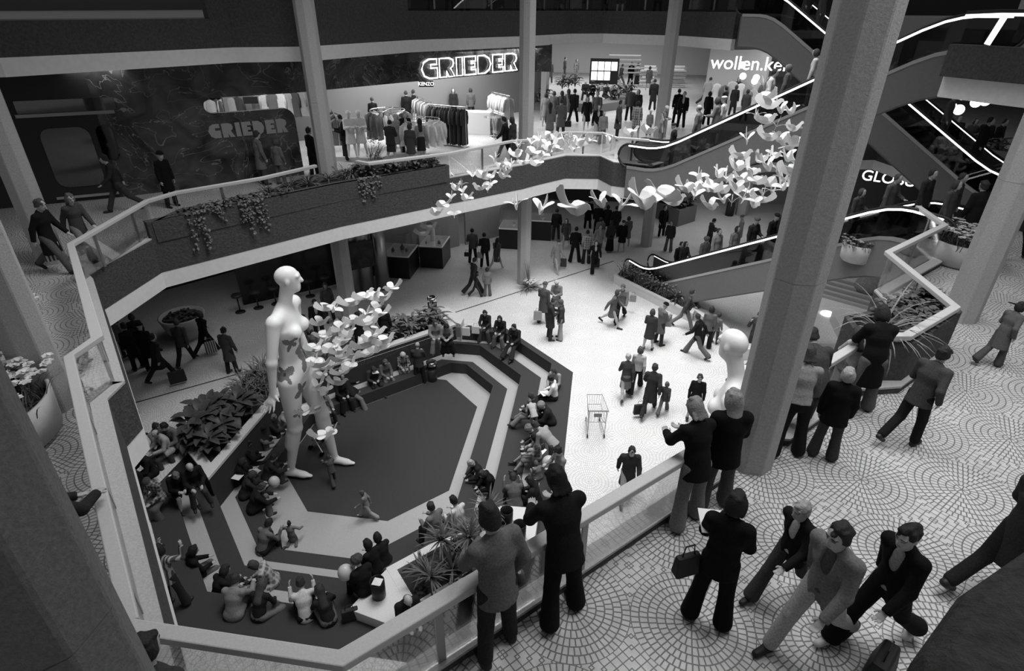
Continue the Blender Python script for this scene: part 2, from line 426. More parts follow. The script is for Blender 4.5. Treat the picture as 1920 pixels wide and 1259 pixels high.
# ------------------------------------------------------------------ columns
def column(x, y, label, z0=0.0, z1=15.5, r=.30, name='column', mat=None):
    mb = MB()
    # octagonal shaft with a narrow chamfer at its ridges, board joints every 2.6 m
    pts = []
    for k in range(8):
        a = math.radians(22.5 + 45 * k)
        for da in (-2.2, 2.2):
            pts.append((r * math.cos(a + math.radians(da)), r * math.sin(a + math.radians(da))))
    z = z0
    while z < z1 - .01:
        zt = min(z1, z + 2.72)
        mb.prism(pts, z, zt - .008); mb.prism([(p[0] * .985, p[1] * .985) for p in pts], zt - .008, zt)
        z = zt
    return tag(mb.build(name, mat or M_COL, loc=(x, y, 0)), label, 'column', 'concrete columns round the atrium')
column(2.28, 6.42, 'big octagonal concrete column in front, standing at the terrace railing right of centre')
column(7.25, 11.4, 'octagonal concrete column at the right edge beside the planter with long blades')
column(2.7, 29.4, 'concrete column rising through the far gallery beside the escalator foot')
column(-2.95, 23.75, 'concrete column in the middle of the view next to the flower arrangement')
column(-8.8, 18.3, 'concrete column rising out of the ivy planter before the clothes shop')
column(-12.65, 11.2, 'concrete column at the far left edge before the dark shop window')
column(-7.86, 6.10, 'concrete column behind the potted daffodils on the left walkway')
column(-2.52, 1.42, 'nearest shaded concrete column cutting off the lower left corner', r=.33, mat=M_COLSHADE)
column(8.6, 35.6, 'short concrete pillar beside the litter bin deep under the gallery', z1=4.27, r=.34, name='pillar')
column(15.4, 27.5, 'pale column at the top right edge behind the escalator handrail', z0=9.75, r=.34)

# ------------------------------------------------------------------ railings
def railing(label, pts, posts, z=L1, h=.93, glass=True, bar=(.13, .085), k=1.028):
    pts = [(p[0] * k, p[1] * k) for p in pts]
    root = empty('railing', (pts[0][0], pts[0][1], z), 0, label, 'railing', 'glass railings with wide concrete handrail')
    o = Vector((pts[0][0], pts[0][1], z))
    P = [Vector((p[0], p[1], z + h)) - o for p in pts]
    bevel(MB().tube(P, 0, flat=bar).build('handrail', M_RAIL, root), .012)
    for i in range(len(P) - 1):
        a, b = P[i], P[i + 1]
        if glass and (b - a).length > .35:
            d = (b - a).normalized(); nn = Vector((-d.y, d.x, 0)) * .006
            q = [a + d * .05, b - d * .05]; g = MB()
            lo, hi = -h + .15, -.045
            vs = [p + nn * sg + Vector((0, 0, zz)) for sg in (-1, 1) for zz in (lo, hi) for p in q]
            g.add(vs, [(0, 1, 3, 2), (4, 6, 7, 5), (0, 4, 5, 1), (2, 3, 7, 6), (0, 2, 6, 4), (1, 5, 7, 3)])
            g.build('glass_panel', M_GLASS, root)
        L = (b - a).length; n = posts[i] if isinstance(posts, (list, tuple)) else max(1, int(L / posts))
        for k in range(n):
            p = a + (b - a) * ((k + .5) / n) - Vector((0, 0, h))
            rz = math.atan2((b - a).y, (b - a).x)
            MB().box(p + Vector((0, 0, (h - .05 + .12) / 2)), (.075, .022, h - .17), rz).build('post', M_METAL, root)
    return root
railing('railing along the front of the pit that people on the right terrace lean over', [(-3.37, 2.39), (-1.62, 2.39), (1.88, 5.81), (1.88, 6.13)], [0, 3, 0])
railing('short railing between the big front column and the planter with long blades', [(2.72, 6.78), (4.2, 8.28)], [1])
railing('railing running over the planter with long blades to the escalator landing', [(4.2, 8.28), (4.72, 8.36), (5.92, 9.5), (5.83, 11.95), (7.8, 13.98), (7.84, 15.42)], [0, 0, 1, 1, 1])
railing('railing along the left walkway beside the pot of daffodils', [(-3.37, 2.42), (-7.03, 5.9), (-7.06, 6.45), (-10.48, 9.79), (-11.05, 12.8)], [3, 0, 3, 2])
railing('railing behind the ivy planter in front of the dark marble shopfront', [(-11.05, 12.8), (-10.83, 13.6), (-9.41, 15.33), (-8.55, 17.0)], [0, 1, 1])
railing('railing before the clothes shop that curves past the middle column to the escalator', [(-7.55, 17.75), (-7.1, 17.55), (-4.97, 19.35), (-3.2, 21.75), (-2.7, 22.0), (-2.35, 22.6), (-1.4, 23.75), (.03, 23.85), (.56, 23.0), (1.75, 22.75)], [0, 0, 1, 0, 0, 1, 1, 0, 1])
railing('upper gallery railing seen edge on along the top of the view', [(p[0], p[1]) for p in [c755] + U[5:]], 2.4, z=L2 + .1, bar=(.12, .08), k=1.012)

# ------------------------------------------------------------------ planters on the terraces
def planter_box(label, poly, z0, z1, wall=.13, mat=M_ROUGH, soil=-.12, name='planter'):
    c = Vector((sum(p[0] for p in poly) / len(poly), sum(p[1] for p in poly) / len(poly), z0))
    root = empty(name, c, 0, label, 'planter')
    P = [(p[0] - c.x, p[1] - c.y) for p in poly]
    inner = offset(P, wall, True)
    MB().prism(P, 0, z1 - z0, holes=[inner]).build('planter_wall', mat, root)
    MB().prism(inner, 0, z1 - z0 + soil).build('soil', M_SOIL, root)
    return root
IVY = [(-11.05, 12.72), (-7.9, 16.95), (-5.17, 19.78), (-5.75, 20.2), (-8.3, 17.75), (-9.2, 16.6), (-10.6, 14.6), (-11.15, 13.3)]
IVY = [(-11.02, 12.72), (-7.9, 16.92), (-5.17, 19.75), (-5.85, 20.35), (-8.2, 18.95), (-9.35, 17.6), (-9.6, 16.1), (-11.05, 13.8)]
planter_box('long rough-cast planter with trailing ivy on the edge of the left gallery', IVY, L1, 6.0)
BLD = [(4.22, 8.48), (5.02, 8.60), (6.30, 9.90), (6.22, 11.0), (4.85, 9.75), (4.25, 9.4)]
planter_box('dark rough-cast planter with long blade leaves at the right terrace railing', BLD, L1, 6.27, wall=.1)
# rough-cast corner of the parapet at the photographer's feet
nb = MB(); nb.prism([(.50, .50), (.565, .66), (.70, .80), (.95, .98), (1.4, 1.1), (1.9, .9), (1.6, .0), (.7, -.3)], 8.7, 9.88)
struct(bevel(nb.build('wall_viewpoint', M_ROUGHN), .06, 3))

# the floor of the gallery the view is taken from
q1, q2 = at(-150, 1259, L2N), at(2050, 1259, L2N)
e1, e2 = q1 * .72, q2 * .72
vf = MB(); vf.prism([(e1.x, e1.y), (-14, e1.y - 1.5), (-14, -6), (16, -6), (16, e2.y - 2), (e2.x, e2.y)][::1], 9.25, L2N); struct(vf.build('floor_viewpoint', grey(.3)))
# ------------------------------------------------------------------ escalators
T30 = math.tan(math.radians(30))
def escalator(label, p0, ang, rise, z0, nsign, width=1.35, f0=1.25, f1=1.25, tubes=(1, 1), panel=1.05):
    u = Vector((math.cos(ang), math.sin(ang), 0)); n = Vector((-u.y, u.x, 0)) * nsign
    root = empty('escalator', (p0[0], p0[1], z0), 0, label, 'escalator', 'escalators between the floors')
    run = rise / T30
    S = [-f0, -.5, -.2, .15, .6] + [run * k / 6 for k in range(1, 6)] + [run - .6, run - .15, run + .2, run + .5, run + f1]
    def zz(s):
        a = max(0, min(rise, s * T30))
        for c, z, sg in ((0, 0, 1), (run, rise, -1)):
            d = s - c
            if abs(d) < .6: return z + sg * ((d * sg + .6) ** 2) / (4 * .6) * T30 if sg > 0 else z - ((.6 - d) ** 2) / (4 * .6) * T30
        return a
    def W(s, z, o): return u * s + n * o + Vector((0, 0, z))
    def band(lo, hi, o0, o1, ss=S, lomin=None):
        mb = MB(); vs = []
        for s in ss:
            zl = zz(s) + lo
            if lomin is not None: zl = max(zl, lomin)
            for o in (o0, o1):
                vs += [W(s, zl, o), W(s, max(zl + .01, zz(s) + hi), o)]
        fs = []
        for i in range(len(ss) - 1):
            a, b = 4 * i, 4 * i + 4
            fs += [(a, b, b + 1, a + 1), (a + 2, a + 3, b + 3, b + 2), (a + 1, b + 1, b + 3, a + 3), (a, a + 2, b + 2, b)]
        e = 4 * (len(ss) - 1); fs += [(0, 1, 3, 2), (e, e + 2, e + 3, e + 1)]
        return mb.add(vs, fs)
    for k, off in enumerate((0.0, width)):
        o = off; out = -1 if k == 0 else 1
        SG = S[:]
        gb = band(.12, .86, o - .012, o + .012)
        # rounded glass ends at the two newels
        for s, z, sg in ((-f0, 0, -1), (run + f1, rise, 1)):
            pts = [(s + sg * .37 * math.sin(t), z + .49 + .37 * -math.cos(t)) for t in [PI * j / 10 for j in range(11)]]
            vs = [W(a, b, o - .012) for a, b in pts] + [W(a, b, o + .012) for a, b in pts]
            gb.add(vs, [tuple(range(11)), tuple(range(21, 10, -1))])
        gb = gb.build('balustrade', M_GLASSD, root)
        hp = []
        for s, z, sg in ((-f0, 0, -1),):
            hp += [W(s + sg * .42 * math.sin(t) + .02, z + .49 - .42 * math.cos(t), o) for t in [PI * j / 10 for j in range(11)]]
        hp += [W(s, zz(s) + .91, o) for s in S[1:-1]]
        s, z = run + f1, rise
        hp += [W(s + .42 * math.sin(t), z + .49 + .42 * math.cos(t), o) for t in [PI * j / 10 for j in range(11)]]
        MB().tube(hp, .042, 8).build('handrail', M_RUBBER, gb, smooth=True)
        rim = [W(s_, zz(s_) + .855, o) for s_ in S]
        if tubes[k]:
            MB().tube([p + n * out * .018 for p in rim], .031, 8).build('light_strip', M_TUBE, gb, smooth=True)
        band(.02, .12, o - .05, o + .05).build('deck', grey(.5, .35, .6), root)
        band(-panel, .02, o - .035, o + .035, lomin=(-99 if z0 > 1 else .0)).build('side_panel', M_CLAD, root)
    band(-panel - .03, -panel + .02, -.035, width + .035, lomin=(-99 if z0 > 1 else .0)).build('underside', grey(.12, .4), root)
    for ss, z_ in ((-f0 * .62, 0), (run + f1 * .62, rise)):
        MB().box(u * ss + n * (width / 2) + Vector((0, 0, z_ + .012)), (f0 * .9, width - .2, .024), ang).build('landing_plate', grey(.12, .4, .6), root)
    ns = int(rise / .21)
    for i in range(ns):
        s = (i + .5) * run / ns; z = (i + 1) * rise / ns - .02
        MB().box(u * s + n * (width / 2) + Vector((0, 0, z - .09)), (run / ns + .02, width - .16, .18), ang).build('step', grey(.07, .45, .5), root)
    return root
E01 = ((2.38, 23.98), math.radians(-56), 5.45, L0, 1)
E12 = ((2.15, 22.12), math.radians(-27), 4.30, L1, 1)
EX = ((12.0, 20.0), math.radians(134), 5.0, L1, -1)
escalator('escalator rising from the bright plaza floor behind the flower bed', *E01)
escalator('escalator rising from the middle gallery to the right, its grey side facing us', *E12)
escalator('escalator coming down from the top gallery and crossing behind the other', *EX)
# landing at the head of the middle escalator
LD = [(8.85, 18.35), (9.7, 16.9), (11.6, 14.0), (22, 14), (22, 24), (11.0, 21.6), (9.55, 20.0)]
lm = MB(); lm.prism(LD, 8.7, 9.73); struct(lm.build('ceiling_landing', M_WHITE))
lw = MB(); strip(lw, LD[:3], -.2, .02, 9.22, 9.98); struct(lw.build('wall_landing', M_ROUGH))
lf = MB(); lf.prism(offset(LD, .05, True), 9.73, L2N); struct(lf.build('floor_landing', grey(.3)))
MB().tube([(9.45, 18.05, 9.98), (9.6, 17.98, 10.66)], .07, 10).build('post_lamp', emit(1, 1.6), smooth=True)
tag(bpy.data.objects['post_lamp'], 'thick glowing white post under the handrail at the top right', 'post')
hp = [(9.0, 18.6, 10.68), (9.5, 18.0, 10.72), (10.6, 16.1, 10.72), (11.9, 13.8, 10.72)]
rl = empty('handrail', hp[0], 0, 'dark handrail with a light strip on the landing at the top right', 'railing')
MB().tube([Vector(p) - Vector(hp[0]) for p in hp], .045).build('rail', M_RUBBER, rl)
MB().tube([Vector(p) - Vector(hp[0]) - Vector((0, 0, .07)) for p in hp], .035).build('light_strip', M_TUBE, rl)
# ------------------------------------------------------------------ bodies: smooth union of tapered limbs, skinned as one surface
class Field:
    """signed distance field on a grid; pieces are blended and the zero level becomes ONE closed mesh"""
    def __init__(s, h): s.h = h; s.p = []
    def cone(s, a, b, ra, rb, k=.03, sub=False, flat=None): s.p.append(('c', np.array(a, float), np.array(b, float), ra, rb, k, sub, flat)); return s
    def ell(s, c, r, R=None, k=.03, sub=False): s.p.append(('e', np.array(c, float), np.array(r, float), R, None, k, sub, None)); return s
    def cut(s, pt, nrm): s.p.append(('x', np.array(pt, float), np.array(nrm, float) / np.linalg.norm(nrm), 0, 0, 0, True, None)); return s
    def mesh(s, name):
        h = s.h; lo = np.full(3, 1e9); hi = -lo
        for q in s.p:
            if q[6]: continue
            if q[0] == 'c':
                m_ = max(q[3], q[4]) * (max(q[7][1], 1) if q[7] is not None else 1) + h * 3
                lo = np.minimum(lo, np.minimum(q[1], q[2]) - m_); hi = np.maximum(hi, np.maximum(q[1], q[2]) + m_)
            else:
                m_ = q[2].max() + h * 3; lo = np.minimum(lo, q[1] - m_); hi = np.maximum(hi, q[1] + m_)
        n = np.ceil((hi - lo) / h).astype(int) + 1
        D = np.full(n, 9.0, np.float32)
        ax = [(lo[i] + h * np.arange(n[i])).astype(np.float32) for i in range(3)]
        for q in s.p:
            if q[0] == 'x':
                d = ((ax[0] - q[1][0]) * q[2][0])[:, None, None] + ((ax[1] - q[1][1]) * q[2][1])[None, :, None] + ((ax[2] - q[1][2]) * q[2][2])[None, None, :]
                D = np.maximum(D, d); continue
            pad = q[5] + 3 * h
            if q[0] == 'c':
                m_ = max(q[3], q[4]) * (max(q[7][1], 1) if q[7] is not None else 1) + pad; a0 = np.minimum(q[1], q[2]) - m_; a1 = np.maximum(q[1], q[2]) + m_
            else: m_ = q[2].max() + pad; a0 = q[1] - m_; a1 = q[1] + m_
            i0 = np.clip(((a0 - lo) / h).astype(int), 0, n); i1 = np.clip(((a1 - lo) / h).astype(int) + 2, 0, n)
            if (i1 <= i0).any(): continue
            sl = tuple(slice(i0[j], i1[j]) for j in range(3))
            X = ax[0][sl[0]][:, None, None]; Y = ax[1][sl[1]][None, :, None]; Z = ax[2][sl[2]][None, None, :]
            if q[0] == 'c':
                a, b = q[1], q[2]; ab = b - a; L = max(float(ab @ ab), 1e-9)
                px, py, pz = X - a[0], Y - a[1], Z - a[2]
                t = np.clip((px * ab[0] + py * ab[1] + pz * ab[2]) / L, 0, 1)
                vx, vy, vz = px - t * ab[0], py - t * ab[1], pz - t * ab[2]
                if q[7] is not None:  # flat=(direction, factor): narrower along one axis (factor<1 makes it thin there)
                    w, f = q[7][0], q[7][2]
                    e = (vx * w[0] + vy * w[1] + vz * w[2]) * (1 / f - 1)
                    vx, vy, vz = vx + e * w[0], vy + e * w[1], vz + e * w[2]
                d = np.sqrt(vx * vx + vy * vy + vz * vz) - (q[3] + (q[4] - q[3]) * t)
            else:
                P = [X - q[1][0], Y - q[1][1], Z - q[1][2]]
                if q[3] is not None: R = q[3]; P = [P[0] * R[0][j] + P[1] * R[1][j] + P[2] * R[2][j] for j in range(3)]
                r = q[2]
                k0 = np.sqrt((P[0] / r[0]) ** 2 + (P[1] / r[1]) ** 2 + (P[2] / r[2]) ** 2)
                d = (k0 - 1) * min(r) * (.5 + .5 * np.minimum(k0, 1)) if False else k0 * (k0 - 1) / np.maximum(np.sqrt((P[0] / r[0] ** 2) ** 2 + (P[1] / r[1] ** 2) ** 2 + (P[2] / r[2] ** 2) ** 2), 1e-6)
            k = q[5]; A = D[sl]
            if q[6]:
                d = -d; hh = np.maximum(k - np.abs(A - d), 0) / k; D[sl] = np.maximum(A, d) + hh * hh * k * .25
            else:
                hh = np.maximum(k - np.abs(A - d), 0) / k; D[sl] = np.minimum(A, d) - hh * hh * k * .25
        S = D < 0
        # surface nets
        c = np.zeros(n - 1, int)
        for i in (0, 1):
            for j in (0, 1):
                for k in (0, 1): c += S[i:n[0] - 1 + i, j:n[1] - 1 + j, k:n[2] - 1 + k]
        act = (c > 0) & (c < 8); idx = -np.ones(n - 1, np.int64); ii = np.argwhere(act); idx[act] = np.arange(len(ii))
        acc = np.zeros((len(ii), 3)); cnt = np.zeros(len(ii))
        C8 = [(i, j, k) for i in (0, 1) for j in (0, 1) for k in (0, 1)]
        for u_ in C8:
            for ax_ in range(3):
                if u_[ax_]: continue
                v_ = list(u_); v_[ax_] = 1
                a = D[ii[:, 0] + u_[0], ii[:, 1] + u_[1], ii[:, 2] + u_[2]]; b = D[ii[:, 0] + v_[0], ii[:, 1] + v_[1], ii[:, 2] + v_[2]]
                x = (a < 0) != (b < 0); t = np.where(x, a / np.where(x, a - b, 1), 0)
                p = np.array(u_, float)[None, :] + 0 * acc; p[:, ax_] += t
                acc += p * x[:, None]; cnt += x
        V = lo + h * (ii + acc / cnt[:, None])
        F = []
        for ax_ in range(3):
            a = S; sl0 = [slice(None)] * 3; sl1 = [slice(None)] * 3; sl0[ax_] = slice(0, -1); sl1[ax_] = slice(1, None)
            e = np.argwhere(a[tuple(sl0)] != a[tuple(sl1)])
            e = e[(e > 0).all(1) | True]
            o1, o2 = [(1, 2), (2, 0), (0, 1)][ax_]
            ok = (e[:, o1] > 0) & (e[:, o2] > 0) & (e[:, o1] < n[o1] - 1) & (e[:, o2] < n[o2] - 1); e = e[ok]
            if not len(e): continue
            d1 = np.zeros(3, int); d1[o1] = 1; d2 = np.zeros(3, int); d2[o2] = 1
            q = [e - d1 - d2, e - d2, e, e - d1]
            Q = np.stack([idx[x[:, 0], x[:, 1], x[:, 2]] for x in q], 1)
            neg = a[e[:, 0], e[:, 1], e[:, 2]]
            Q[~neg] = Q[~neg][:, ::-1]; F.append(Q)
        F = np.concatenate(F) if F else np.zeros((0, 4), int)
        F = F[(F >= 0).all(1)]
        me = bpy.data.meshes.new(name)
        me.vertices.add(len(V)); me.vertices.foreach_set('co', V.astype(np.float32).ravel())
        me.loops.add(len(F) * 4); me.loops.foreach_set('vertex_index', F.astype(np.int32).ravel())
        me.polygons.add(len(F)); me.polygons.foreach_set('loop_start', np.arange(0, len(F) * 4, 4, dtype=np.int32))
        me.polygons.foreach_set('use_smooth', np.ones(len(F), bool))
        me.update(calc_edges=True)
        return me

def rot(ax, deg):
    a = math.radians(deg); c, s = math.cos(a), math.sin(a)
    if ax == 'x': return np.array([[1, 0, 0], [0, c, -s], [0, s, c]])
    if ax == 'y': return np.array([[c, 0, s], [0, 1, 0], [-s, 0, c]])
    return np.array([[c, -s, 0], [s, c, 0], [0, 0, 1]])

# pose: lean (torso forward), bend (extra neck), turn (head), legs (pitch fwd, abduct, knee), arms (pitch fwd, abduct, elbow, inward)
POSES = {
    'stand': dict(l=((2, 4, 2), (-1, 4, 1)), a=((4, 9, 14, 12), (2, 9, 12, 12)), nod=8),
    'wide': dict(l=((3, 9, 3), (-3, 8, 2)), a=((6, 10, 20, 15), (4, 10, 16, 15)), nod=10),
    'rail': dict(lean=14, l=((5, 6, 4), (-4, 6, 6)), a=((48, 12, 40, 30), (44, 10, 38, 30)), nod=22),
    'railbend': dict(lean=42, l=((26, 7, 8), (18, 7, 2)), a=((62, 12, 60, 35), (60, 12, 62, 35)), nod=12),
    'pocket': dict(lean=6, l=((3, 5, 2), (-2, 5, 4)), a=((-6, 15, 34, 18), (34, 4, 62, 62)), nod=16),
    'hold': dict(l=((3, 5, 3), (-2, 5, 2)), a=((22, 8, 82, 34), (18, 8, 84, 34)), nod=24),
    'bag': dict(l=((3, 5, 3), (-2, 5, 2)), a=((2, 7, 8, 6), (16, 10, 70, 30)), nod=10),
    'face': dict(l=((3, 5, 3), (-2, 5, 2)), a=((40, 18, 118, 40), (4, 9, 16, 10)), nod=4),
    'walk': dict(lean=5, l=((26, 2, 6), (-22, 2, 24)), a=((-20, 8, 14, 6), (24, 8, 26, 8)), nod=8),
    'walk2': dict(lean=5, l=((-20, 2, 22), (24, 2, 5)), a=((22, 8, 24, 8), (-20, 8, 14, 6)), nod=10),
    'stride': dict(lean=7, l=((28, 2, 6), (-25, 2, 26)), a=((-32, 10, 20, 6), (32, 10, 30, 8)), nod=6),
    'run': dict(lean=10, l=((24, 2, 30), (-16, 2, 26)), a=((-26, 12, 60, 10), (26, 12, 70, 20)), nod=0),
    'sit': dict(lean=12, l=((84, 7, 84), (80, 8, 82)), a=((38, 8, 52, 26), (34, 8, 56, 26)), nod=20, seat=1),
    'sitlegs': dict(lean=6, l=((76, 6, 34), (80, 8, 42)), a=((30, 10, 52, 30), (30, 10, 54, 30)), nod=24, seat=1),
    'sitread': dict(lean=18, l=((84, 6, 88), (82, 9, 80)), a=((34, 8, 76, 34), (34, 8, 76, 34)), nod=34, seat=1),
    'knees': dict(lean=26, l=((112, 7, 118), (108, 9, 112)), a=((62, 12, 38, 26), (58, 12, 42, 26)), nod=18, seat=1),
    'cross': dict(lean=24, l=((76, 38, 128), (72, 40, 130)), a=((40, 14, 46, 30), (38, 14, 50, 30)), nod=30, seat=1),
    'side': dict(lean=8, l=((72, 18, 92), (70, -14, 84)), a=((-18, 22, 10, 4), (30, 10, 50, 26)), nod=16, seat=1),
    'loll': dict(lean=-38, l=((66, 10, 46), (58, 12, 24)), a=((-50, 16, 12, 4), (10, 12, 60, 26)), nod=38, seat=1),
    'photo': dict(lean=28, l=((112, 6, 120), (108, 8, 114)), a=((56, 10, 118, 52), (56, 10, 118, 52)), nod=14, seat=1),
    'camera': dict(lean=2, l=((3, 6, 3), (-3, 6, 2)), a=((56, 20, 118, 48), (54, 16, 120, 48)), nod=0),
    'bow': dict(lean=58, l=((10, 6, 10), (-2, 6, 6)), a=((52, 10, 30, 20), (56, 10, 26, 20)), nod=10),
    'trot': dict(lean=9, l=((14, 2, 14), (-14, 2, 30)), a=((-18, 12, 50, 10), (18, 12, 60, 20)), nod=2),
    'push': dict(lean=10, l=((24, 2, 6), (-20, 2, 22)), a=((62, 8, 26, 6), (60, 8, 26, 6)), nod=-6),
    'kneel': dict(lean=6, l=((14, 6, 98), (20, 8, 104)), a=((30, 46, 40, 10), (34, 50, 44, 10)), nod=6),
}
def skeleton(pose, fig='m', seed=0):
    P = dict(POSES[pose]); q = random.Random(seed); j = lambda a: q.uniform(-a, a)
    R = rot('x', -P.get('lean', 0) + j(2)) @ rot('z', j(5)); up = R @ np.array([0, 0, 1.]); sd = R @ np.array([1., 0, 0]); fw = R @ np.array([0, 1., 0])
    w = .182 if fig == 'm' else .165
    J = dict(R=R, up=up, sd=sd, fw=fw, pel=np.zeros(3), chest=up * .30, neck=up * .50)
    Rn = R @ rot('x', -(P.get('nod', 0) + j(4))) @ rot('z', P.get('turn', 0) + j(10)); J['Rn'] = Rn
    hb = J['neck'] + R @ np.array([0, .015, .06]); J['hb'] = hb; J['head'] = hb + Rn @ np.array([0, .022, .115])
    for s, (a, b) in ((1, ('a', 'R')), (-1, ('a', 'L'))):
        i = 0 if s > 0 else 1
        sh = R @ np.array([s * w, 0, .445]); p, ab, el, inw = P['a'][i]; p += j(4); el += j(6)
        def dirn(pt, abd, ins): return R @ (rot('z', s * ins) @ (rot('x', pt) @ (rot('y', -s * abd) @ np.array([0, 0, -1.]))))
        ua = dirn(p, ab, 0); fa = dirn(p + el, ab * .4, inw)
        e = sh + ua * .285; wv = e + fa * .25
        J['sh' + b] = sh; J['el' + b] = e; J['wr' + b] = wv; J['fa' + b] = fa
        pt, abd, kn = P['l'][i]; pt += j(2.5)
        hip = np.array([s * .088, 0, -.03])
        def ld(a_): return rot('x', a_) @ rot('y', -s * abd) @ np.array([0, 0, -1.]) if pose not in ('cross',) else rot('z', -s * abd) @ rot('x', a_) @ np.array([0, 0, -1.])
        th = ld(pt)
        if pose == 'cross': shn = rot('z', s * 62) @ rot('x', 68) @ np.array([0, 0, -1.])
        elif pose == 'side': shn = rot('z', s * 8 + 70) @ rot('x', 74) @ np.array([0, 0, -1.])
        else: shn = ld(pt - kn)
        k = hip + th * .43; an = k + shn * .41
        J['hip' + b] = hip; J['kn' + b] = k; J['an' + b] = an; J['sn' + b] = shn
        f = np.array([0, 1., 0])
        if abs(shn[1]) > .85 or shn[2] > -.2: f = np.array([0, .55, .83]) if shn[1] > 0 else np.array([0, -.75, -.66])
        if pose in ('cross', 'side'): f = np.array([shn[0], shn[1], 0]); f = f / np.linalg.norm(f)
        if pt < -12 and pose in ('walk', 'walk2', 'stride', 'run', 'trot'): f = np.array([0, .8, -.6])
        J['ft' + b] = f
    seat = P.get('seat')
    low = min(min(J['an' + b][2], (J['an' + b] + J['ft' + b] * .17)[2]) - .075 for b in 'RL')
    J['zo'] = .105 if seat else -low
    if pose == 'kneel': J['zo'] = -min(J['knR'][2], J['knL'][2]) + .06
    if pose in ('knees', 'photo', 'loll'): J['zo'] = max(.105, -low) if -low < .35 else .105
    return J
def hand(F, J, b, s, lod):
    w, d = J['wr' + b], J['fa' + b]; R = J['R']
    nrm = np.cross(d, R @ np.array([0, 0, 1.])); nrm = nrm / max(np.linalg.norm(nrm), .2)  # across the palm
    if abs(d @ J['up']) > .8: nrm = J['fw'] - d * (J['fw'] @ d); nrm /= np.linalg.norm(nrm)
    pn = np.cross(d, nrm) * (1 if s > 0 else 1)
    if pn @ J['sd'] * s > 0: pn = -pn     # palm side faces the body
    F.cone(w, w + d * .075, .026, .034, .02, flat=(pn, 1, .55))
    if lod <= 1:
        for i, (o, ln) in enumerate(((.030, .070), (.011, .080), (-.010, .074), (-.029, .058))):
            a = w + d * .085 + nrm * o; m_ = a + (d * .9 + pn * .25) * ln * .5; e = m_ + (d * .62 + pn * .7) * ln * .5
            r = .0100 if lod == 0 else .0115
            F.cone(a - d * .02, m_, r, r * .95, .006).cone(m_, e, r * .95, r * .8, .005)
        a = w + d * .03 + nrm * .026; m_ = a + (d * .6 + nrm * .62 + pn * .3) * .042; F.cone(a, m_, .013, .011, .008).cone(m_, m_ + (d * .85 + pn * .35) * .032, .011, .009, .005)
    else:
        F.cone(w + d * .07, w + d * .15 + pn * .03, .032, .02, .02, flat=(pn, 1, .6)); F.cone(w + d * .03, w + d * .08 + nrm * .04, .014, .011, .01)
def body_mesh(J, lod, fig, bare, h):
    F = Field(h); R, up, sd, fw = J['R'], J['up'], J['sd'], J['fw']; fl_ = (fw, 1, .68)
    sc = 1.0 if fig == 'm' else .93
    F.cone(J['pel'] - up * .02, up * .10, .125, .115, .04, flat=fl_)
    F.cone(up * .10, up * .34, .115 * sc, .142 * sc, .04, flat=fl_).cone(up * .34, up * .42, .142 * sc, .10 * sc, .04, flat=fl_)
    F.cone(J['shR'] * .8 + up * .08, J['shL'] * .8 + up * .08, .052, .052, .04)
    F.cone(J['neck'] - up * .05, J['hb'] + J['Rn'] @ np.array([0, .01, .03]), .058 * sc, .052 * sc, .03)
    Rn, hc = J['Rn'], J['head']; q = lambda x, y, z: hc + Rn @ np.array([x, y, z])
    F.ell(q(0, -.008, .022), (.076, .098, .092), Rn, .03)
    F.ell(q(0, .026, -.045), (.058, .066, .072), Rn, .035)
    F.cone(q(0, .062, -.088), q(0, .06, -.082), .026, .026, .03)
    if lod < 2:
        F.cone(q(0, .088, .022), q(0, .108, -.022), .010, .014, .014)
        F.ell(q(.031, .096, .016), (.017, .014, .012), Rn, .012, True).ell(q(-.031, .096, .016), (.017, .014, .012), Rn, .012, True)
        F.cone(q(.042, .074, .034), q(-.042, .074, .034), .013, .013, .014)
        F.ell(q(.031, .076, .014), (.0135, .0135, .0135), Rn, .004).ell(q(-.031, .076, .014), (.0135, .0135, .0135), Rn, .004)
        F.ell(q(0, .088, -.052), (.022, .010, .0055), Rn, .006).ell(q(0, .086, -.062), (.018, .010, .006), Rn, .006)
        for s in (1, -1): F.ell(q(s * .078, -.006, -.006), (.010, .020, .032), Rn, .01)
    else:
        F.cone(q(0, .08, .02), q(0, .104, -.02), .012, .016, .015)
    for b, s in (('R', 1), ('L', -1)):
        F.cone(J['sh' + b], J['el' + b], .050 * sc, .040 * sc, .03).cone(J['el' + b], J['wr' + b], .040 * sc, .026, .02)
        hand(F, J, b, s, lod)
        F.cone(J['hip' + b], J['kn' + b], .080, .055, .03).cone(J['kn' + b], J['an' + b], .056, .036, .02)
        sn = J['sn' + b]; mid = J['kn' + b] + sn * .14 - np.array([0, .02, 0]); F.cone(J['kn' + b] + sn * .06, mid, .05, .05, .03)
        F.cone(J['an' + b] - np.array([0, 0, .03]), J['an' + b] + J['ft' + b] * .13 - np.array([0, 0, .045]), .030, .020, .02)
    me = F.mesh('body')
    return me
def face_mats(me, J):
    """eyes, brows and lips as painted areas of the head"""
    n = len(me.polygons); c = np.zeros(n * 3); me.polygons.foreach_get('center', c); c = c.reshape(-1, 3) - J['head']; c = c @ J['Rn']
    mi = np.zeros(n, int)
    for s in (1, -1):
        mi[(np.abs(c[:, 0] - s * .031) < .0155) & (np.abs(c[:, 2] - .0135) < .0075) & (c[:, 1] > .06)] = 1
        mi[(np.abs(c[:, 0] - s * .034) < .022) & (np.abs(c[:, 2] - .036) < .006) & (c[:, 1] > .06)] = 1
    mi[(np.abs(c[:, 0]) < .023) & (np.abs(c[:, 2] + .057) < .008) & (c[:, 1] > .07)] = 2
    me.polygons.foreach_set('material_index', mi.astype(np.int32))
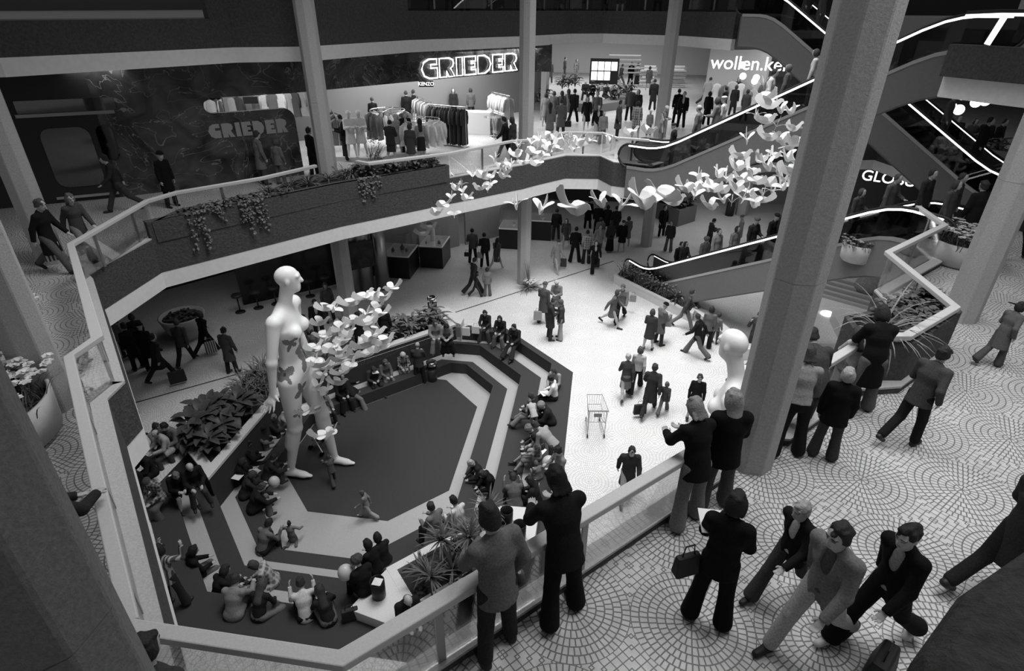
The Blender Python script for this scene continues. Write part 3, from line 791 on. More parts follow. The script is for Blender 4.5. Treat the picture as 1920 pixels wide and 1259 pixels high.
def hair_mesh(J, kind, h):
    F = Field(h); Rn, hc = J['Rn'], J['head']; q = lambda x, y, z: hc + Rn @ np.array([x, y, z])
    if kind == 'hat':
        F.ell(q(0, -.005, .075), (.088, .108, .072), Rn, .02).cone(q(0, 0, .055), q(0, 0, .062), .118, .112, .02, flat=(Rn @ np.array([0, 0, 1.]), 1, .25))
        return F.mesh('hat')
    if kind == 'beret':
        F.ell(q(0, -.015, .075), (.105, .118, .058), Rn, .02); return F.mesh('hat')
    if kind == 'curly':
        F.ell(q(0, -.03, .035), (.118, .122, .115), Rn, .03)
        for i in range(26):
            a, b = i * 2.4, .9 - 1.3 * i / 26; F.ell(q(.105 * math.cos(a) * math.cos(b), -.03 + .105 * math.sin(a) * math.cos(b), .035 + .1 * math.sin(b)), (.035, .035, .035), None, .02)
        F.ell(q(0, .115, -.035), (.07, .075, .085), Rn, .02, True); return F.mesh('hair')
    F.ell(q(0, -.024, .027), (.083, .103, .094), Rn, .03)
    if kind == 'short':
        for s_ in (1, -1): F.ell(q(s_ * .070, -.012, -.022), (.026, .042, .050), Rn, .02)
        F.ell(q(0, -.055, -.05), (.072, .055, .06), Rn, .03)
    q_ = random.Random(int(abs(hc[2]) * 1000))
    for i in range(12 if h < .02 else 0):
        a_, b_ = q_.uniform(0, 6.28), q_.uniform(.1, 1.4); F.ell(q(.080 * math.cos(a_) * math.cos(b_), -.014 + .10 * math.sin(a_) * math.cos(b_), .03 + .09 * math.sin(b_)), (.020, .024, .014), Rn, .025)
    if kind in ('bob', 'long', 'tails'):
        F.ell(q(0, -.035, -.03), (.096, .088, .10), Rn, .04)
        F.ell(q(.075, -.005, -.04), (.026, .05, .085), Rn, .03).ell(q(-.075, -.005, -.04), (.026, .05, .085), Rn, .03)
    if kind == 'shag':
        F.ell(q(0, -.035, -.025), (.090, .082, .09), Rn, .04).cone(q(0, -.05, -.07), q(0, -.075, -.12), .06, .035, .04)
        for i in range(9): F.cone(q(-.07 + .0175 * i, -.08, -.06), q(-.09 + .0225 * i, -.10 + .004 * (i % 3), -.125 - .012 * (i % 2)), .02, .010, .015)
    if kind == 'long':
        b = q(0, -.055, -.06); e = J['neck'] - J['fw'] * .10 - J['up'] * .16
        F.cone(b, e, .085, .075, .04, flat=(J['fw'], 1, .5))
        for i in range(7): F.cone(b + J['sd'] * (.02 * (i - 3)), e + J['sd'] * (.024 * (i - 3)) - J['up'] * (.03 + .02 * (i % 2)), .024, .016, .02)
    if kind == 'tails':
        for s in (1, -1): F.cone(q(s * .08, -.03, .02), q(s * .20, -.16, .03), .022, .014, .02)
    if kind == 'bun': F.ell(q(0, -.10, .055), (.045, .045, .045), Rn, .02)
    if kind == 'bald': F = Field(h); F.ell(q(0, -.03, -.005), (.085, .088, .065), Rn, .03); F.ell(q(0, .03, .09), (.09, .12, .07), Rn, .02, True)
    # face opening
    F.ell(q(0, .118, -.034), (.068, .084, .102), Rn, .008, True)
    if kind in ('short', 'bald', 'bun', 'fringe'): F.cut(q(0, -.06, -.075), Rn @ np.array([0, .55, -.83]))
    return F.mesh('hair')
def top_mesh(J, kind, fig, h, open_=False):
    F = Field(h); R, up, sd, fw = J['R'], J['up'], J['sd'], J['fw']; fl_ = (fw, 1, .74)
    g = {'vest': -.012, 'sweater': .0, 'shirt': -.004, 'jacket': .014, 'coat': .018, 'fur': .034}[kind]; sc = 1.0 if fig == 'm' else .93
    F.cone(up * .06, up * .33, (.128 + g) * (.96 if fig == 'f' else 1), (.158 + g) * sc, .04, flat=fl_).cone(up * .33, up * .415, (.158 + g) * sc, .112 + g * .5, .05, flat=fl_)
    F.cone(J['shR'] * .82 + up * .075, J['shL'] * .82 + up * .075, .060 + g * .4, .060 + g * .4, .05)
    F.cone(up * .42, up * .505, .085, .062 + g * .3, .03)
    hem = {'vest': -.02, 'sweater': -.04, 'shirt': -.02, 'jacket': -.17, 'coat': -.42, 'fur': -.20}[kind]
    seatd = J['knR'][2] > -.25 or J['knL'][2] > -.25
    avg = (J['knR'] + J['knL']) / 2
    if not seatd:
        dn = avg / np.linalg.norm(avg) if kind == 'coat' else (-up * .7 + avg / np.linalg.norm(avg) * .3); dn = dn / np.linalg.norm(dn)
        w0 = .148 + g
        F.cone(up * .08, dn * (-hem + .05), w0 * .95, w0 + (.05 if kind == 'coat' else .036), .05, flat=(fw, 1, .8))
        F.cut(dn * (-hem), dn)
    else:
        F.cone(up * .08, -up * .03 + fw * .01, .140 + g, .158 + g, .05, flat=fl_)
        if kind in ('coat', 'fur', 'jacket'):
            for b in 'RL':
                d = J['kn' + b] - J['hip' + b]; F.cone(J['hip' + b], J['hip' + b] + d * (.75 if kind == 'coat' else .35), .105 + g, .088 + g, .05)
        F.cut(np.array([0, 0, -.115]), np.array([0, 0, -1.]))
    for b in ('' if kind == 'vest' else 'RL'):
        e = J['wr' + b] + J['fa' + b] * .008
        F.cone(J['sh' + b], J['el' + b], .054 + g * .7, .051 + g * .6, .05).cone(J['el' + b], e, .052 + g * .6, .040 + g * .5, .02)
        F.ell(J['wr' + b] + J['fa' + b] * .055, (.043 + g * .3,) * 3, None, .006, True)
    if kind in ('jacket', 'coat'):   # collar and lapels
        F.cone(J['neck'] + sd * .055 - up * .005, J['neck'] - sd * .055 - up * .005, .035, .035, .03)
    F.ell(J['neck'] + fw * .045 + up * .055, (.052, .06, .055), R, .01, True)
    if open_:
        F.cone(up * .47 + fw * .11, up * .16 + fw * .16, .062, .045, .01, True)
        F.cone(up * .16 + fw * .17, -up * .28 + fw * .21, .045, .12, .01, True)
    return F.mesh('top')
def bottom_mesh(J, kind, fig, h):
    F = Field(h); up, fw = J['up'], J['fw']; seatd = J['knR'][2] > -.25
    if kind in ('skirt', 'long'):
        F.cone(up * .10, -up * .03, .118, .15, .04, flat=(fw, 1, .8))
        L_ = .47 if kind == 'skirt' else .82
        if not seatd:
            avg = (J['knR'] + J['knL']) / 2 if kind == 'skirt' else (J['anR'] + J['anL']) / 2; d = avg / np.linalg.norm(avg)
            F.cone(np.zeros(3), d * (L_ + .06), .155, .20 if kind == 'skirt' else .235, .05, flat=(fw, 1, .85)); F.cut(d * L_, d)
        else:
            for b in 'RL':
                F.cone(J['hip' + b], J['kn' + b], .10, .085, .06)
                if kind == 'long': F.cone(J['kn' + b], J['kn' + b] + J['sn' + b] * .34, .085, .11, .06)
            m_ = (J['knR'] + J['knL']) / 2; F.cone(np.zeros(3), m_, .09, .07, .06)
            if kind == 'long': F.cone(m_, m_ + (J['snR'] + J['snL']) * .17, .08, .10, .06)
        return F.mesh('skirt')
    F.cone(up * .10, up * -.03, .128, .138, .04, flat=(fw, 1, .78))
    fl = {'flare': (.074, .098), 'slim': (.062, .055), 'trouser': (.072, .070)}[kind]
    for b in 'RL':
        F.cone(J['hip' + b], J['kn' + b], .096, fl[0], .035)
        sn = J['sn' + b]; e = J['an' + b] - sn * (.015 if kind == 'flare' else .03)
        F.cone(J['kn' + b], e, fl[0], fl[1], .02)
    for b in 'RL':
        sn = J['sn' + b]; R_ = .27
        F.ell(J['an' + b] + sn * (.045 + R_ * .93), (R_, R_, R_), None, .004, True)
    F2 = F.mesh('trousers') if True else None
    return F2
def shoe_mesh(J, b, h):
    F = Field(h); a = J['an' + b]; f = J['ft' + b]; dz = np.array([0, 0, 1.])
    if abs(f[2]) < .1: n_ = dz
    else: n_ = dz - f * (dz @ f); n_ /= np.linalg.norm(n_)
    F.cone(a - n_ * .040 - f * .03, a - n_ * .044 + f * .15, .046, .040, .02, flat=(n_, 1, .9))
    F.cone(a - f * .01, a - n_ * .04, .046, .046, .02); F.cut(a - n_ * .078, -n_); F.cut(a + n_ * .03, n_)
    return F.mesh('shoe')

_pc = {}
SKIN = grey(.40, .6, 0, .05, 30); DARKFACE = grey(.05, .5); LIP = grey(.20, .5)
def figure(spec, lod, seed=0, open_=False):
    key = (spec, lod, seed if lod < 2 else seed % 2, open_)
    if key in _pc: return _pc[key]
    pose, top, bot, hair, fig = spec
    J = skeleton(pose, fig, key[2]); h = (.0095, .0165, .026)[lod]
    S = {}
    S['body'] = body_mesh(J, lod, fig, bot in ('skirt',), h)
    if lod < 2: face_mats(S['body'], J)
    if hair: S['hat' if hair in ('hat', 'beret') else 'hair'] = hair_mesh(J, hair, max(h, .011))
    hc = max(h, .013)
    if top: S['coat' if top == 'coat' else 'jacket' if top in ('jacket', 'fur') else 'shirt'] = top_mesh(J, top, fig, hc, open_)
    if open_: S['waistcoat'] = top_mesh(J, 'vest', fig, hc)
    if bot: S['skirt' if bot in ('skirt', 'long') else 'trousers'] = bottom_mesh(J, bot, fig, hc)
    if lod < 2:
        for b in 'RL': S['shoe' + b] = shoe_mesh(J, b, max(h, .011))
    for k, me in S.items():
        for i in range(3 if k == 'body' and lod < 2 else 1): me.materials.append(None)
    _pc[key] = (S, J); return _pc[key]
def person(label, loc, face, spec, tones, height=1.72, lod=2, seed=0, group='people in the shopping centre', skin=None, open_=False, mats=None):
    """tones: top, bottom, hair, shoes. face: degrees in plan, direction the person looks"""
    S, J = figure(spec, lod, seed, open_); s = height / 1.75
    tt, bt, ht, st = tones[:4]; vt = tones[4] if len(tones) > 4 else .45
    o = bpy.data.objects.new('person', S['body']); coll.objects.link(o)
    o.location = (loc[0], loc[1], loc[2] + J['zo'] * s); o.rotation_euler = (0, 0, math.radians(face - 90)); o.scale = (s, s, s)
    ms = [skin or SKIN, DARKFACE, LIP]
    for i, sl in enumerate(o.material_slots): sl.link = 'OBJECT'; sl.material = ms[i]
    tag(o, label, 'person', group)
    for k, me in S.items():
        if k == 'body': continue
        c = bpy.data.objects.new(k.rstrip('RL') if k.startswith('shoe') else k, me); coll.objects.link(c); c.parent = o
        mm = (mats or {}).get(k)
        if mm is None:
            mm = grey(st, .5) if k.startswith('shoe') else grey(ht, .7, 0, .3, 60, .3) if k == 'hair' else cloth(ht) if k == 'hat' else cloth(bt) if k in ('trousers', 'skirt') else cloth(vt) if k == 'waistcoat' else cloth(tt)
        c.material_slots[0].link = 'OBJECT'; c.material_slots[0].material = mm
    return o
def turn(loc, ang):
    """plan direction for a person seen at loc: 0 shows the back, 90 looks right in the view, 180 faces us"""
    return math.degrees(math.atan2(loc[1], loc[0])) - ang
# ------------------------------------------------------------------ the two giant white mannequins
M_MANN = grey(.90, .38, 0, .02, 3)
LEAN = .06
def giant(label, foot, face, head_turn, H=6.55, name='giant_mannequin'):
    F = Field(.0085); A = np.array; up = A([0, 0, 1.])
    hipR, knR, anR = A([.085, 0, .90]), A([.080, -.035, .49]), A([.07, -.145, .085])
    hipL, knL, anL = A([-.085, 0, .90]), A([-.10, .10, .49]), A([-.105, .13, .075])
    fy = (A([0, 1., 0]), 1, .66)
    F.cone([0, 0, .93], [0, 0, .88], .125, .118, .05, flat=(A([0, 1., 0]), 1, .78))
    F.cone([0, -.005, 1.10], [0, -.01, 1.02], .088, .10, .06, flat=fy).cone([0, 0, 1.12], [0, .0, 1.30], .092, .128, .05, flat=fy)
    F.cone([0, 0, 1.30], [0, -.01, 1.40], .128, .07, .05, flat=fy).cone([.145, -.01, 1.395], [-.145, -.01, 1.395], .046, .046, .05)
    for s in (1, -1): F.ell([s * .062, .078, 1.275], [.05, .045, .05], None, .03)
    F.cone([0, -.01, 1.38], [0, .03, 1.56], .046, .043, .03)
    R = rot('z', head_turn) @ rot('x', -4); hc = A([0, .05, 1.635]); K = .80; q = lambda x, y, z: hc + K * (R @ A([x, y, z]))
    F.ell(q(0, -.012, .025), (0.0560, 0.0752, 0.0680), R, .03).ell(q(0, .025, -.045), (0.0400, 0.0496, 0.0560), R, .035)
    F.cone(q(0, .066, -.086), q(0, .064, -.08), .020, .020, .03).cone(q(0, .082, .03), q(0, .106, -.020), .008, .012, .012)
    for s in (1, -1):
        F.ell(q(s * .029, .094, .014), (0.0144, 0.0112, 0.0096), R, .014, True); F.ell(q(s * .072, -.008, -.008), (0.0072, 0.0144, 0.0240), R, .008)
    F.cone(q(.040, .072, .034), q(-.040, .072, .034), .011, .011, .014)
    F.ell(q(0, .086, -.050), (0.0160, 0.0080, 0.0044), R, .005).ell(q(0, .084, -.061), (0.0136, 0.0080, 0.0048), R, .005)
    for hip, kn, an in ((hipR, knR, anR), (hipL, knL, anL)):
        F.cone(hip, kn, .082, .050, .03).cone(kn, an, .050, .029, .02); F.cone(kn + (an - kn) * .15 - A([0, .016, 0]), kn + (an - kn) * .4 - A([0, .02, 0]), .044, .042, .03)
        F.cone(an - A([0, .025, .035]), an + A([.01, .10, -.050]), .034, .026, .02).cone(an + A([.01, .09, -.05]), an + A([.012, .15, -.057]), .030, .016, .015, flat=(up, 1, .6))
    for s, e, w in ((1, A([.225, -.03, 1.13]), A([.235, -.05, .90])), (-1, A([-.23, -.04, 1.13]), A([-.25, .02, .90]))):
        sh = A([s * .165, -.01, 1.39]); F.cone(sh, e, .045, .034, .03).cone(e, w, .034, .021, .02)
        d = (w - e) / np.linalg.norm(w - e); ox = A([0, 1., 0]) * (1 if s > 0 else 1)
        dh = d + A([s * .25, -.25, 0]); dh /= np.linalg.norm(dh)
        F.cone(w, w + dh * .07, .020, .030, .02, flat=(A([s, 0, 0]), 1, .5))
        for i in range(4):
            o = (i - 1.5) * .018; a = w + dh * .075 + ox * o; F.cone(a - dh * .01, a + (dh + ox * o * 9 + A([s * .15, 0, 0])) * (.075 - .008 * abs(i - 1.2)), .0095, .0065, .005)
        F.cone(w + dh * .02 + ox * .02, w + dh * .06 + ox * .055, .011, .008, .008)
    me = F.mesh('body'); n = len(me.polygons)
    vv = np.zeros(len(me.vertices) * 3); me.vertices.foreach_get('co', vv); vv = vv.reshape(-1, 3); vv[:, 1] += LEAN * np.maximum(vv[:, 2] - .9, 0); me.vertices.foreach_set('co', vv.ravel()); me.update()
    c = np.zeros(n * 3); me.polygons.foreach_get('center', c); c = c.reshape(-1, 3)
    mi = np.zeros(n, int)
    # painted flowers and butterflies
    for p, r in (((.10, .085, 1.20), .042), ((-.03, .09, 1.13), .05), ((.05, .10, 1.27), .018), ((.13, .0, .98), .045), ((.09, .085, .83), .042), ((.13, .05, .64), .03), ((-.10, .2, .60), .035), ((.1, .04, .33), .04), ((.07, .05, .12), .05), ((-.02, .11, 1.02), .055), ((-.1, .19, .72), .03)):
        v = c - A(p); d = np.linalg.norm(v, axis=1); th = np.arctan2(v[:, 2], v[:, 0] - v[:, 1]); k = d < r * (1.25 + .5 * np.cos(4 * th + p[2] * 40)); mi[k] = 1; mi[d < r * .25] = 2
    me.polygons.foreach_set('material_index', mi.astype(np.int32))
    for mm in (M_MANN, grey(.22, .5), grey(.06, .5)): me.materials.append(mm)
    o = bpy.data.objects.new(name, me); coll.objects.link(o); s = H / 1.715
    o.scale = (s, s, s); a = math.radians(face - 90)
    off = Vector((0, 0, 0))
    o.rotation_euler = (0, 0, a); o.location = (foot[0] - off.x, foot[1] - off.y, foot[2])
    return tag(o, label, 'mannequin', 'giant white mannequins')
gp = at(590, 884, -1.33)
giant('giant white mannequin painted with flowers standing at the edge of the dark pit floor', gp, turn(gp, 118), 22)
g2 = Vector((2.86, 9.25, 0)); giant('giant bald mannequin showing its head and shoulder beside the big front column', g2, turn(g2, -84), -24, 5.85)

# ------------------------------------------------------------------ paper doves
M_PAPER = grey(.74, .7, 0, .02, 20)
def sheet(poly, th, curl=lambda x, y: 0):
    """thin folded sheet in the xy plane with real thickness"""
    mb = MB(); n = len(poly); vs = [(x, y, curl(x, y) + th) for x, y in poly] + [(x, y, curl(x, y) - th) for x, y in poly]
    c = (sum(p[0] for p in poly) / n, sum(p[1] for p in poly) / n); vs += [(c[0], c[1], curl(*c) + th), (c[0], c[1], curl(*c) - th)]
    fs = [(2 * n, i, (i + 1) % n) for i in range(n)] + [(2 * n + 1, n + (i + 1) % n, n + i) for i in range(n)] + [(i, n + i, n + (i + 1) % n, (i + 1) % n) for i in range(n)]
    return mb.add(vs, fs)
WING = [(.0, .075), (.09, .105), (.17, .085), (.235, .03), (.262, -.04), (.25, -.10), (.20, -.135), (.12, -.125), (.0, -.075)]
SIDE = [(.27, .085), (.232, .125), (.18, .128), (.13, .085), (.05, .03), (-.06, .02), (-.14, .085), (-.20, .165), (-.245, .150), (-.262, .115), (-.285, .095), (-.282, .055), (-.22, .0), (-.10, -.055), (.02, -.075), (.12, -.055), (.19, .005), (.225, .07)]
def dove_proto(dihedral, sweep, tilt):
    root = empty('paper_dove')
    mb = MB().prism([(a * 1.2, b * 1.25) for a, b in SIDE], -.0025, .0025); mb.v = [(z, x, y) for x, y, z in mb.v]
    mb.build('body', M_PAPER, root)
    for s in (1, -1):
        w = sheet([(s * x * .9, y * .95) for x, y in (WING if s < 0 else WING[::-1])], .0022, lambda x, y: .035 * math.sin(min(1, abs(x) / .26) * PI)).build('wing', M_PAPER, root)
        w.location = (s * .003, .01, -.01); w.rotation_euler = (math.radians(tilt), -s * math.radians(dihedral), s * math.radians(sweep))
    return root
DOVES = [dove_proto(18, 6, 4), dove_proto(34, -4, -6), dove_proto(10, 10, 8), dove_proto(44, 8, 0)]
_dn = [0]
def dove(px, py, span, heading, label, group):
    i = _dn[0]; _dn[0] += 1
    o = DOVES[i] if i < 4 else copy_tree(DOVES[i % 4])
    t = .60 * FPX / span / FPX; v = ray(px, py); p = Vector((v.x * t, v.y * t, CAMZ + v.z * t))
    o.location = p; q = random.Random(i * 13 + 5)
    s = q.uniform(.92, 1.08); o.scale = (s, s, s)
    o.rotation_euler = (math.radians(q.uniform(-16, 14)), math.radians(q.uniform(-18, 18)), math.radians(turn(p, heading + q.choice((0, 0, 0, 180)) + q.uniform(-38, 38)) - 90))
    tag(o, label, 'dove', group)
FA = 'large paper dove in the nearest row above the ground floor crowd'
for x, y, s in ((968, 384, 62), (1016, 392, 72), (1072, 388, 92), (1124, 380, 62), (1168, 384, 80), (1202, 376, 86), (1240, 366, 78), (1262, 378, 58), (1284, 352, 56), (1302, 366, 56), (1336, 352, 54)): dove(x, y, s, 160, FA, 'large doves of the nearest row')
FB = 'paper dove in the dense right flock beside the big front column'
for x, y in ((1432, 160), (1430, 182), (1440, 196), (1418, 215), (1462, 205), (1482, 208), (1436, 226), (1488, 240), (1400, 262), (1440, 256), (1464, 262), (1478, 275), (1492, 268), (1388, 292), (1424, 298), (1450, 290), (1476, 296), (1494, 304), (1380, 312), (1408, 318), (1438, 312), (1460, 320), (1482, 322), (1310, 330), (1346, 326), (1362, 334), (1390, 336), (1416, 338), (1440, 344), (1470, 336), (1322, 350), (1352, 356), (1378, 352), (1404, 360), (1430, 364), (1448, 358), (1330, 386), (1354, 374), (1372, 380), (1394, 372), (1412, 380), (1428, 374), (1302, 356), (1466, 350), (1488, 348), (1456, 236)): dove(x, y, rnd.uniform(46, 54), 150, FB, 'doves of the right flock')
FC = 'small paper dove in the band of doves rising across the middle gallery parapet'
for x, y in ((818, 400), (832, 384), (846, 372), (852, 402), (856, 352), (866, 346), (868, 360), (876, 372), (886, 330), (900, 352), (914, 356), (920, 346), (906, 328), (918, 332), (928, 300), (940, 310), (950, 322), (944, 330), (958, 312), (972, 272), (968, 290), (982, 304), (996, 270), (1000, 285), (1010, 262), (1022, 268), (1028, 258), (1032, 275), (1040, 264), (1020, 290), (1034, 286), (1046, 280), (1058, 262), (1068, 258), (1066, 272), (1076, 280), (1082, 266), (1106, 264), (1144, 264), (1184, 248), (1216, 246), (1008, 306), (1090, 270)): dove(x, y, rnd.uniform(34, 38), 30, FC, 'doves of the middle band')
FD = 'white paper dove in the left flock circling the painted giant mannequin'
for x, y in ((736, 540), (716, 560), (682, 556), (702, 556), (658, 568), (612, 578), (628, 580), (706, 578), (714, 588), (686, 590), (690, 600), (600, 606), (648, 608), (664, 602), (690, 606), (640, 614), (656, 622), (704, 622), (606, 628), (612, 638), (644, 640), (694, 634), (588, 652), (598, 662), (622, 652), (636, 660), (668, 650), (684, 648), (716, 648), (722, 640), (590, 678), (604, 684), (640, 672), (658, 668), (656, 686), (624, 686), (690, 664), (706, 656), (602, 704), (596, 724), (612, 732), (632, 718), (642, 698), (654, 690), (574, 772), (596, 768), (602, 818), (622, 812)): dove(x, y, rnd.uniform(40, 46), 60, FD, 'doves of the left flock')
FE = 'white paper dove hanging over the glass display case with the tall bottle'
for x, y in ((793, 438), (806, 426)): dove(x, y, 30, 90, FE, 'doves over the display cases')
# ------------------------------------------------------------------ plants
LEAF = [grey(v, .5, 0, .25, 20) for v in (.06, .10, .15, .22)]
def blade(mb, base, az, L, w, rise, droop, seg=5, mi=0):
    d = Vector((math.cos(az), math.sin(az), 0)); sd = Vector((-d.y, d.x, 0)); p = Vector(base); an = rise; vs = []
    for i in range(seg + 1):
        t = i / seg; ww = w * (1 - t) ** .6 * (.55 + .9 * min(t * 3, 1) * .5)
        k = Vector((0, 0, ww * .25)); vs += [p - sd * ww + k, p, p + sd * ww + k]
        p = p + (d * math.cos(an) + Vector((0, 0, 1)) * math.sin(an)) * (L / seg); an -= droop / seg
    fs = []
    for i in range(seg):
        for j in (0, 1): fs.append((3 * i + j, 3 * i + j + 1, 3 * i + j + 4, 3 * i + j + 3))
    mb.add(vs, fs, mi)
def leaf(mb, base, az, L, w, rise, droop, mi=0):
    d = Vector((math.cos(az), math.sin(az), 0)); sd = Vector((-d.y, d.x, 0)); p = Vector(base); an = rise; vs = []
    for i in range(6):
        t = i / 5; ww = w * math.sin(PI * min(1, t * .92 + .06)) ** .8
        k = Vector((0, 0, ww * .35)); vs += [p - sd * ww + k, p, p + sd * ww + k]
        p = p + (d * math.cos(an) + Vector((0, 0, 1)) * math.sin(an)) * (L / 5); an -= droop / 5
    fs = []
    for i in range(5):
        for j in (0, 1): fs.append((3 * i + j, 3 * i + j + 1, 3 * i + j + 4, 3 * i + j + 3))
    mb.add(vs, fs, mi)
def tuft(n, L, w, seed, trunk=0, spread=(.2, 1.35), droop=1.2, mat=1, name='leaves'):
    q = random.Random(seed); root = empty('plant'); mb = MB()
    for i in range(n):
        a = q.uniform(0, 2 * PI); r = q.uniform(*spread); blade(mb, (.02 * math.cos(a), .02 * math.sin(a), trunk), a, L * q.uniform(.7, 1.1), w, r, droop * q.uniform(.5, 1.2))
    mb.build(name, LEAF[mat], root, smooth=True)
    if trunk: MB().tube([(0, 0, 0), (.01, .005, trunk * .5), (0, 0, trunk)], [.022, .02, .024], 6).build('stem', grey(.09, .8), root)
    return root
def broad(n, L, w, seed, height=.35, mat=1, name='leaves'):
    q = random.Random(seed); root = empty('plant'); mb = MB(); st = MB()
    for i in range(n):
        a = q.uniform(0, 2 * PI); h = q.uniform(.25, 1) * height; r = q.uniform(.03, .16)
        b = (r * math.cos(a), r * math.sin(a), h); leaf(mb, b, a, L * q.uniform(.7, 1.15), w * q.uniform(.8, 1.1), q.uniform(.1, .9), q.uniform(.6, 1.5))
        st.tube([(0, 0, 0), (b[0] * .5, b[1] * .5, h * .6), b], .006, 4)
    mb.build(name, LEAF[mat], root, smooth=True); st.build('stems', LEAF[0], root)
    return root
def ground_cover(n, seed, R=.35, L=.10, mat=0):
    q = random.Random(seed); root = empty('plant'); mb = MB()
    for i in range(n):
        a, r = q.uniform(0, 2 * PI), R * math.sqrt(q.random()); leaf(mb, (r * math.cos(a), r * math.sin(a), q.uniform(.01, .14)), q.uniform(0, 2 * PI), L * q.uniform(.7, 1.2), L * .38, q.uniform(-.1, .7), .8)
    mb.build('leaves', LEAF[mat], root, smooth=True); return root
def flowers(n, seed, R=.4, h=.42, lv=40, fl=.55, head=.045, white=None):
    q = random.Random(seed); root = empty('plant'); mb = MB(); fm = MB()
    for i in range(lv):
        a, r = q.uniform(0, 2 * PI), R * math.sqrt(q.random()) * .8
        blade(mb, (r * math.cos(a), r * math.sin(a), 0), q.uniform(0, 2 * PI), h * q.uniform(.8, 1.2), .012, q.uniform(.9, 1.5), .9, 4)
    for i in range(n):
        a, r = q.uniform(0, 2 * PI), R * 1.05 * math.sqrt(q.random()); c = Vector((r * math.cos(a), r * math.sin(a), h * q.uniform(.75, 1.1)))
        az = q.uniform(0, 2 * PI)
        for k in range(6): leaf(fm, c, az + k * PI / 3, head, head * .42, .35, .3)
        fm.tube([c, c + Vector((math.cos(az) * .02, math.sin(az) * .02, .03))], [head * .25, head * .4], 6)
    mb.build('leaves', LEAF[1], root, smooth=True); fm.build('flowers', white or grey(fl, .6), root)
    return root
_pl = {}
def plant(kind, proto, loc, s, label, cat, group, name):
    """first use moves the prototype, later ones copy it with its parts"""
    k = (kind, id(proto)); o = proto if k not in _pl else copy_tree(proto); _pl[k] = 1
    o.name = name; o.location = loc; o.rotation_euler = (0, 0, rnd.uniform(0, 2 * PI)); o.scale = (s, s, s)
    return tag(o, label, cat, group)
def fill(kind, protos, poly_pts, label, cat, group, name, s=(.85, 1.15), jit=.08):
    for i, p in enumerate(poly_pts):
        plant(kind, protos[i % len(protos)], (p[0] + rnd.uniform(-jit, jit), p[1] + rnd.uniform(-jit, jit), p[2]), rnd.uniform(*s), label, cat, group, name)
def lerp(a, b, t): return (a[0] + (b[0] - a[0]) * t, a[1] + (b[1] - a[1]) * t)
def rows(a0, a1, b0, b1, n, m_, z):
    """n by m_ places between line a0-a1 and line b0-b1"""
    o = []
    for i in range(n):
        for j in range(m_):
            p = lerp(a0, a1, (i + .5) / n); q = lerp(b0, b1, (i + .5) / n); r = lerp(p, q, (j + .5) / m_); o.append((r[0], r[1], z))
    return o

# the long bed along the back of the pit
def bed(label, poly, z0, z1, rim, soil, mat=M_TERR, front=M_CARD):
    c = Vector((poly[0][0], poly[0][1], z0)); root = empty('planter', c, 0, label, 'planter'); P = [(p[0] - c.x, p[1] - c.y) for p in poly]
    inn = offset(P, rim, True)
    MB().prism(P, 0, z1 - z0 - .09, holes=[inn]).build('planter_wall', front, root)
    bevel(MB().prism(offset(P, -.015, True), z1 - z0 - .09, z1 - z0, holes=[inn]).build('rim', mat, root), .008)
    MB().prism(inn, 0, soil - z0).build('soil', M_SOIL, root)
    return root
BED = [(-9.3, 10.0), (-9.3, 14.72), (-4.95, 19.07), (-5.45, 19.6), (-6.2, 20.35), (-10.9, 15.7), (-10.9, 11.4), (-10.5, 10.7)]
BED = [(-9.3, 10.0), (-9.3, 14.72), (-4.95, 19.07), (-6.2, 20.35), (-10.9, 15.65), (-10.9, 11.2)]
bed('long planting bed with pale stone rim along the back of the pit', BED, -1.33, .22, .26, .10)
G = 'plants in the long bed behind the pit'
pa = [tuft(46, .62, .022, 10 + i, trunk=.12, mat=2) for i in range(3)]
fill('a', pa, rows((-9.75, 13.0), (-9.9, 14.6), (-10.7, 13.2), (-10.6, 15.4), 4, 3, .12) + rows((-9.3, 15.0), (-8.3, 16.0), (-10.2, 15.9), (-9.2, 16.9), 2, 3, .12), 'spiky plant with arching blades in the left of the long bed behind the mannequin', 'plant', G, 'blade_plant', s=(.9, 1.25))
pb = [broad(26, .46, .105, 20 + i, .5, 0) for i in range(3)]
fill('b', pb, rows((-9.75, 10.6), (-9.75, 12.9), (-10.75, 11.2), (-10.75, 12.9), 4, 3, .1), 'dark plant with big broad leaves at the near left end of the long bed', 'plant', G, 'broadleaf_plant', s=(.9, 1.3))
pc = [broad(34, .30, .05, 30 + i, .42, 2) for i in range(3)]
fill('c', pc, rows((-7.4, 17.0), (-5.35, 19.05), (-8.1, 17.7), (-6.1, 19.8), 7, 2, .1), 'leafy plant with pointed pale leaves at the right end of the long bed', 'plant', G, 'leafy_plant', s=(.95, 1.3))
pd = [ground_cover(60, 40 + i) for i in range(2)]
fill('d', pd, rows((-8.9, 15.5), (-7.5, 16.9), (-9.5, 16.1), (-8.2, 17.5), 4, 1, .1), 'low dark ground cover under the left flock of doves in the long bed', 'plant', G, 'ground_cover_plant')
